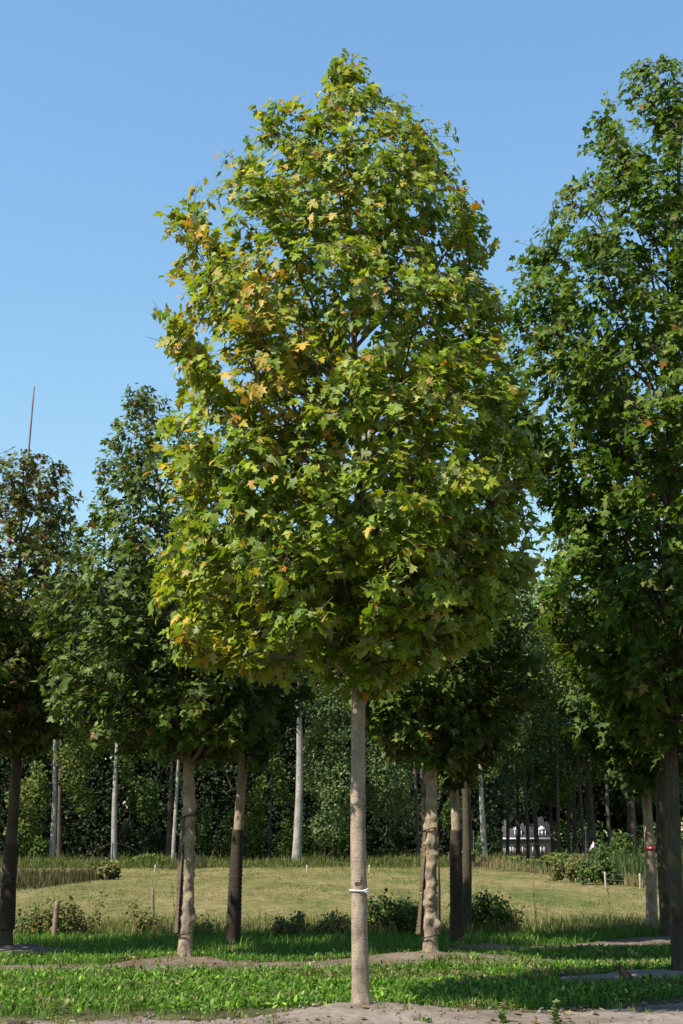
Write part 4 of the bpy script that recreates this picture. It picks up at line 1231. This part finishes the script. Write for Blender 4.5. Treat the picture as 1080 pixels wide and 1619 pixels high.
herb_layer('green_undergrowth', 13000, lambda X: E1F(X) + 0.06, lambda X: E2N(X) + 0.25, 201, 'lush broad-leaved weeds between the first two rows', leaf=0.052, hgt_=0.05, grass=34000, gh=0.085, excl=((E4F, E4N, 2.4),))
herb_layer('green_undergrowth', 6000, lambda X: E2F(X) - 0.12, lambda X: E3N(X) + 0.35, 202, 'low green weeds between the second and third rows', leaf=0.048, hgt_=0.045, grass=22000, gh=0.075, bare=.28)
herb_layer('green_undergrowth', 1500, lambda X: E3F(X) - 0.5, lambda X: X * 0 + 24.9, 203, 'green grass strip in front of the meadow', leaf=0.048, hgt_=0.045, grass=30000, gh=0.12, bare=.12)
g = np.random.default_rng(204)
tc_ = np.vstack([zone_points(70, lambda X: X * 0 + 11.9, E1F, -4, 4, g), zone_points(160, E2N, E2F, -6, 6, g)])
p = np.repeat(tc_, 14, 0); p[:, :2] += g.normal(0, .035, (len(p), 2)); p[:, 2] += .015
V, T, C = blades(p, 0.05, 0.007, 0.9, g, cols([(0.08, 0.15, 0.02), (0.13, 0.18, 0.04), (0.20, 0.17, 0.07)], len(p), g))
o = mesh_np('sparse_grass', V, [T], M_GRASS, col=C); tag(o, 'sparse small grass tufts on the bare earth', 'grass', None, 'stuff')
# rank fringe where strip meets meadow, dry and green
g = np.random.default_rng(205)
p = zone_points(30000, lambda X: X * 0 + 23.4, lambda X: X * 0 + 28.5, -9, 9, g); p = p[g.random(len(p)) < np.clip(1.3 - np.abs(p[:, 1] - 25) / 2.6, 0, 1) * (fbm(p[:, 0] * .9, p[:, 1] * .9, 71) * 1.8 - .2)]
V, T, C = blades(p, 0.24, 0.012, 0.6, g, cols([(0.09, 0.13, 0.03), (0.24, 0.19, 0.09), (0.13, 0.15, 0.04), (0.20, 0.11, 0.05)], len(p), g, [4, 3, 4, .8]))
o = mesh_np('rank_grass', V, [T], M_GRASS, col=C); tag(o, 'rank half-dry grass along the near meadow edge', 'grass', None, 'stuff')
# meadow stubble
my = 24.8 * np.exp(g.random(62000) ** 0.9 * math.log(96 / 24.8)); mx = g.uniform(-1, 1, 62000) * (my * 0.262 + .5)
ok = my < FIELD_FAR(mx) + 1
p = np.stack([mx, my, hgt(mx, my) + 0.005], -1)[ok]
pt = fbm(p[:, 0] * 0.55 + p[:, 1] * 0.05, p[:, 1] * 0.075, 61)
cc = np.where((pt + g.normal(0, .05, len(p)) > 0.50)[:, None], cols([(0.17, 0.135, 0.052), (0.215, 0.17, 0.078), (0.12, 0.108, 0.036)], len(p), g, None, .25), cols([(0.085, 0.115, 0.026), (0.125, 0.14, 0.036), (0.06, 0.09, 0.02)], len(p), g, None, .25))
pt2 = fbm(p[:, 0] * 0.9 + 40, p[:, 1] * 0.14, 67)
sc = np.clip(p[:, 1] / 30, 1, 3)
V, T, C = blades(p, (0.022 + 0.055 * np.clip(pt2 * 2 - .6, 0, 1)) * sc ** .3, 0.010 * sc, 1.0, g, cc)
o = mesh_np('meadow_grass', V, [T], M_GRASS, col=C); tag(o, 'short yellowed meadow grass with green patches', 'grass', None, 'stuff')

# ditch-side growth
def reedbed(name, label, n, line, depth, h, pal, w, seed, wid=0.05, x0=-40, x1=40, hx=None):
    g = np.random.default_rng(seed)
    X = g.uniform(x0, x1, n); Y = line(X) + depth * g.random(n) + np.maximum(0, 7 * (fbm(X * 0.35, X * 0 + seed, 3, 3) - .45)) + g.exponential(.5, n) - g.exponential(1.6, n) * (g.random(n) < .35)
    hh = h * (0.25 + 1.2 * fbm(X * 0.6, Y * 0.3, seed)) * (1 if hx is None else hx(X, Y)) * np.where(g.random(n) < .06, 1.5, 1)
    hh = hh * np.clip((Y - line(X)) / (0.35 * depth), 0.22, 1)
    p = np.stack([X, Y, hgt(X, Y) * 0], -1)
    V, T, C = blades(p, hh, wid, 0.28, g, cols(pal, n, g, w))
    o = mesh_np(name, V, [T], M_GRASS, col=C); tag(o, label, 'reeds', None, 'stuff')
    return o


def edge_line(pts, back=0.0):
    f = edge_px(pts)
    return lambda X: f(X) + back


LEFT_EDGE = edge_line([(-500, 1415), (-20, 1410), (40, 1408), (130, 1392), (200, 1381), (260, 1375)])
reedbed('dry_weeds', 'brownish tall weeds at the left end of the meadow', 18000, LEFT_EDGE, 14, 0.42, [(0.095, 0.068, 0.036), (0.066, 0.068, 0.022), (0.13, 0.098, 0.048), (0.045, 0.06, 0.016)], [4, 3, 1.5, 4], 301, 0.032, -19, -8.5)
FAR_EDGE = edge_line([(-600, 1372), (200, 1372), (560, 1370), (760, 1372), (2000, 1372)])
reedbed('tall_weeds', 'green and straw weeds in front of the pale poplars', 30000, lambda X: FAR_EDGE(X) - 2, 10, 0.55, [(0.065, 0.09, 0.02), (0.10, 0.115, 0.03), (0.17, 0.135, 0.06), (0.13, 0.15, 0.02)], [5, 3, 2, 1.5], 302, 0.045, -30, 11)
RIGHT_EDGE = edge_line([(740, 1372), (800, 1375), (850, 1381), (920, 1391), (1010, 1402), (1080, 1410), (1500, 1450)])
reedbed('straw_grass', 'straw-coloured grass fringe before the reeds at right', 15000, lambda X: RIGHT_EDGE(X) - .6, 3.5, 0.5, [(0.25, 0.19, 0.095), (0.20, 0.16, 0.075), (0.11, 0.12, 0.035)], [4, 3, 2], 303, 0.035, 7.0, 20)
reedbed('reeds', 'tall green reeds along the ditch at right', 27000, lambda X: RIGHT_EDGE(X) + 1.5, 16, 0.98, [(0.05, 0.08, 0.022), (0.07, 0.10, 0.03), (0.12, 0.125, 0.045), (0.038, 0.06, 0.02)], [4, 4, 2, 3], 304, 0.045, 7.5, 24, hx=lambda X, Y: np.interp(540 + F * X / Y, [760, 860, 900, 960, 1100], [0.5, 0.55, 0.85, 1.0, 1.1]))

# ------------------------------------------------------------------ bramble, weeds and posts
def bush(name, label, px, py, w_px, h_px, n, seed, tone, stems=16, leaf=0.055, group=None, cat='bush', spiky=0.3):
    g = np.random.default_rng(seed); q = random.Random(seed)
    b = on_ground(px, py); b[2] = float(hgt(b[0], b[1]))
    root = empty(name, b); tag(root, label, cat, group)
    s = b[1] / F * 1.02; W = w_px * s / 2; H = h_px * s
    n = int(n * 1.7); m = MB(); tips = []
    for i in range(stems):
        x = q.uniform(-W, W) * 0.8; y = q.uniform(-.35, .35)
        env = H * (1 - 0.55 * (abs(x) / W) ** 2) * q.uniform(.55, 1.0 + spiky * (q.random() < .25))
        dx = q.uniform(-.35, .35) * W * .6; dy = q.uniform(-.3, .3)
        t = np.linspace(0, 1, 7)[:, None]
        path = np.hstack([x + dx * t ** 1.5, y + dy * t, env * (1 - (1 - t) ** 1.8) - 0.03])
        m.tube(path, np.linspace(.007, .0025, 7), 4, cap=False)
        tips.append(path)
    m.build('stems', M_OAKPALE, root)
    P = []
    for i in range(n):
        p = tips[q.randrange(len(tips))]; k = q.uniform(1.0, 6); j = min(5, int(k))
        P.append(p[j] + (p[j + 1] - p[j]) * (k - j))
    P = np.array(P) + g.normal(0, 0.05 + 0.02 * W, (n, 3)); P[:, 2] = np.abs(P[:, 2])
    pals = {'green': [(0.05, 0.085, 0.018), (0.035, 0.065, 0.014), (0.08, 0.11, 0.025), (0.20, 0.14, 0.03)],
            'dry': [(0.09, 0.105, 0.028), (0.15, 0.12, 0.04), (0.06, 0.085, 0.02), (0.22, 0.13, 0.04)]}[tone]
    nor = unit(np.array([-.2, -.4, .6]) + g.normal(0, .5, (n, 3))); tip = unit(g.normal(0, 1, (n, 3)) + np.array([0, 0, -.3]))
    V, T, C = leaves_np(BUSHLEAF, P, tip, nor, leaf * np.exp(g.normal(0, .25, n)), cols(pals, n, g, [4, 4, 3, .8]))
    o = mesh_np('foliage', V, [T], M_WOODLEAF, root, col=C); o['kind'] = 'stuff'
    return root


BG = 'bramble bushes along the old fence'
bush('bramble_bush', 'bramble between the smooth central trunk and the knobbly trunk', 625, 1476, 120, 58, 2300, 401, 'green', 34, group=BG)
bush('bramble_bush', 'bramble clump showing right of the shaded maple trunk', 765, 1474, 110, 62, 2100, 402, 'green', 30, group=BG)
bush('bramble_bush', 'low bramble just left of the smooth central trunk', 535, 1478, 60, 32, 700, 403, 'dry', 14, group=BG)
bush('bramble_bush', 'half-dry bramble round the brown post at left', 95, 1478, 130, 52, 1300, 404, 'dry', 34, group=BG, spiky=.5)
bush('bramble_bush', 'small dark bramble at the near end of the left clump', 52, 1476, 40, 36, 420, 405, 'green', 10, group=BG)
bush('bramble_bush', 'thin dry weeds left of the knobbly trunk with mat', 228, 1476, 60, 40, 420, 406, 'dry', 16, group=BG, spiky=.8)
bush('bramble_bush', 'low dry weeds between the leaning trunk and the central trunk', 460, 1478, 60, 34, 520, 407, 'dry', 14, group=BG)
bush('bramble_bush', 'small low weeds right of the mat on the second trunk', 325, 1478, 36, 24, 220, 408, 'dry', 9, group=BG)
bush('bramble_bush', 'sprawling yellow-flowered shrub before the reeds at right', 900, 1394, 70, 34, 900, 409, 'dry', 18, leaf=.10, group=BG)
bush('bramble_bush', 'dark round shrub among the reeds at right', 945, 1398, 60, 50, 1300, 410, 'green', 20, leaf=.10, group=BG)
bush('bramble_bush', 'low brown shrub at the left end of the meadow', 165, 1390, 60, 24, 600, 411, 'dry', 14, leaf=.14, group=BG)


def weed(px, py, h_px, seed, label, leaf=0.05, n=26, tone=((0.09, 0.14, 0.03), (0.06, 0.10, 0.02)), lean=0.0, pale=False):
    g = np.random.default_rng(seed)
    b = on_ground(px, py); b[2] = float(hgt(b[0], b[1]))
    root = empty('tall_weed', b); tag(root, label, 'weed', 'single weeds standing up from the grass')
    H = h_px * b[1] / F * 1.03
    t = np.linspace(0, 1, 8)[:, None]
    path = np.hstack([lean * H * t ** 2 + 0.01 * np.sin(t * 9), 0.02 * np.sin(t * 5 + seed), H * t - .02])
    m = MB(); m.tube(path, np.linspace(.006, .002, 8), 5); m.build('stem', M_OAKPALE, root)
    k = g.uniform(0.1, 1, n); P = np.stack([np.interp(k, t[:, 0], path[:, i]) for i in range(3)], -1)
    a = g.uniform(0, 6.28, n); el = g.uniform(.1, .9, n)
    tip = np.stack([np.cos(a) * np.cos(el), np.sin(a) * np.cos(el), np.sin(el)], -1)
    nor = np.stack([-np.cos(a) * np.sin(el), -np.sin(a) * np.sin(el), np.cos(el)], -1) + g.normal(0, .2, (n, 3))
    V, T, C = leaves_np(OVAL, P, tip, nor, leaf * (1.25 - .6 * k), cols(tone, n, g))
    mesh_np('leaves', V, [T], M_GRASS, root, col=C)
    return root


weed(277, 1466, 72, 501, 'tall leafy weed leaning just left of the knobbly trunk with mat', lean=-.12)
weed(845, 1445, 60, 502, 'single tall stalk in the meadow right of the bramble', n=20)
weed(848, 1470, 40, 503, 'leafy weed at the meadow edge right of the bramble', n=30)
weed(420, 1470, 30, 504, 'small upright weed right of the leaning shaded trunk')
weed(640, 1455, 66, 505, 'thin bare stalk above the bramble by the central trunk', n=12, lean=-.25)
weed(962, 1420, 26, 506, 'small weed in the meadow left of the red-banded trunk', n=20, leaf=.07)
weed(795, 1613, 30, 507, 'small grey-green weed in the foreground soil below the bramble', leaf=.06, n=40, tone=((0.14, 0.19, 0.07), (0.10, 0.15, 0.05)))
weed(880, 1618, 42, 508, 'grey-green weed in the foreground soil nearer the right edge', leaf=.065, n=60, tone=((0.16, 0.20, 0.09), (0.12, 0.16, 0.06)))
weed(675, 1614, 12, 509, 'tiny green seedling in the soil right of the central trunk', leaf=.05, n=16, tone=((0.10, 0.19, 0.03), (0.08, 0.15, 0.03)))
weed(72, 1470, 52, 510, 'spindly weed beside the brown post at left', n=20)


def post(px, py0, py1, wpx, mat, label, group, name='fence_post'):
    b = on_ground(px, py1); Y = b[1]
    H = at(px, py0, Y)[2]; r = wpx / F * Y / 2
    m = MB(); q = random.Random(px)
    zz = np.linspace(-.2, H, 9)
    m.tube(np.stack([0.015 * np.sin(zz * 3 + px), 0 * zz, zz], -1), r * (1 + 0.06 * np.sin(zz * 7)), 9, wob=lambda i, a: 1 + .12 * (fbm(a * 2 + px, i * .7, 3) - .5))
    o = m.build(name, mat, None, smooth=False); o.location = b
    tag(o, label, 'fence post', group)
    return o


FG = 'old meadow fence posts'
post(87, 1425, 1482, 8, M_POST, 'brown wooden post in the bramble at left', FG)
post(240, 1405, 1470, 4.5, M_POST, 'slim brown post left of the knobbly trunk with mat', FG)
for px, a, b_, lab in ((958, 1379, 1402, 'pale post left of the red-banded trunk'), (1012, 1382, 1404, 'pale post right of the red-banded trunk'), (911, 1378, 1392, 'short pale post in front of the reeds'),
                       (888, 1376, 1391, 'pale post beside the yellow-flowered shrub'), (932, 1380, 1395, 'thin pale post between the reeds and the red-banded trunk')):
    post(px, a, b_, 3, M_PALEPOST, lab, FG)
for px, lab in ((245, 'tiny pale post in the weeds left of the mat'), (584, 'tiny pale post right of the central trunk at the far meadow edge'), (485, 'tiny pale post right of the thickest poplar')):
    post(px, 1368, 1379, 2.6, M_PALEPOST, lab, FG)
# wires of the ditch fence
A = on_ground(888, 1391); B_ = on_ground(1080, 1412)
for zf, lab in ((0.42, 'upper wire of the fence before the reeds'), (0.22, 'lower wire of the fence before the reeds')):
    m = MB(); m.tube(np.array([A + (0, 0, zf), (A + B_) / 2 + (0, 0, zf - .03), B_ + (0, 0, zf)]), 0.006, 4, cap=False)
    o = m.build('fence_wire', M_WIRE); tag(o, lab, 'wire')

# stump, dead twigs, clods, fallen leaves
b = on_ground(988, 1549); b[2] = float(hgt(b[0], b[1]))
m = MB(); m.tube(np.array([(0.03, 0, -.04), (0.015, 0, .05), (-.03, 0, .13), (-.055, 0, .19)]), [.085, .06, .035, .008], 8, wob=lambda i, a: 1 + .25 * np.sin(a * 3 + i))
o = m.build('wood_stub', M_STUMP); o.location = b; tag(o, 'dark pointed wood stub sticking out of the soil at right', 'stump')
b = on_ground(28, 1618); b[2] = float(hgt(b[0], b[1])) + .02
m = MB(); m.tube(np.array([(-.10, 0, -.02), (-.05, 0, .005), (.03, .01, .01), (.10, 0, -.02)]), [.02, .036, .03, .012], 9, wob=lambda i, a: 1 + .3 * np.sin(a * 4 + i * 2))
o = m.build('dark_clod', M_STUMP, smooth=True); o.location = b; tag(o, 'black lump on the soil at the bottom left corner', 'clod')
for key, pts, lab in (('d', [(368, 1248), (362, 1236), (356, 1217)], 'pale bare twig left of the top of the leaning trunk'), ('d', [(384, 1246), (387, 1232), (386, 1222)], 'pale bare twig right of the top of the leaning trunk')):
    rt = [o for o in bpy.data.objects if o.get('label', '').startswith('dark shaded maple trunk leaning')][0]
    Y = LEAFSETS[key]['base'][1] - .05
    m = MB(); m.tube(np.array([at(x, y, Y) for x, y in pts]), [.012, .009, .004], 5); m.build('dead_twig', M_DEAD, rt, origin=LEAFSETS[key]['base'])

g = np.random.default_rng(601)
p = np.vstack([zone_points(2600, lambda X: X * 0 + 11.4, E1F, -5, 5, g), zone_points(1500, E2N, E2F, -7, 7, g)])
oct_ = np.array([(1, 0, 0), (-1, 0, 0), (0, 1, 0), (0, -1, 0), (0, 0, .8), (0, 0, -.8)]) * 0.5
ot = np.array([(0, 2, 4), (2, 1, 4), (1, 3, 4), (3, 0, 4), (2, 0, 5), (1, 2, 5), (3, 1, 5), (0, 3, 5)])
tip = g.normal(0, 1, p.shape); nor = g.normal(0, 1, p.shape)
V, T, _ = leaves_np((oct_, ot), p + np.array([0, 0, .012]), tip, nor, 0.015 * np.exp(g.normal(0, .75, len(p)).clip(-2, 1.5)))
o = mesh_np('soil_crumbs', V, [T], M_SOIL); tag(o, 'small crumbs of sandy earth on the bare strips', 'soil', None, 'stuff')
p = np.vstack([zone_points(420, lambda X: X * 0 + 11.6, E1F, -5, 5, g), zone_points(260, E2N, E2F, -7, 7, g)])
n = len(p)
V, T, C = leaves_np(MAPLE_S, p + np.array([0, 0, .03]), g.normal(0, 1, (n, 3)) * np.array([1, 1, .2]), np.array([0, 0, 1.0]) + g.normal(0, .3, (n, 3)), 0.05 * np.exp(g.normal(0, .25, n)), cols([(0.20, 0.13, 0.07), (0.26, 0.19, 0.10), (0.13, 0.08, 0.045)], n, g))
o = mesh_np('fallen_leaves', V, [T], M_GRASS, col=C); tag(o, 'dry brown leaves lying on the bare soil', 'leaves', None, 'stuff')
print('tris', sum(len(o.data.polygons) for o in bpy.data.objects if o.type == 'MESH' and o.name.startswith('branch')), sum(len(m.polygons) for m in bpy.data.meshes), {k: len(S['P']) for k, S in LEAFSETS.items()})
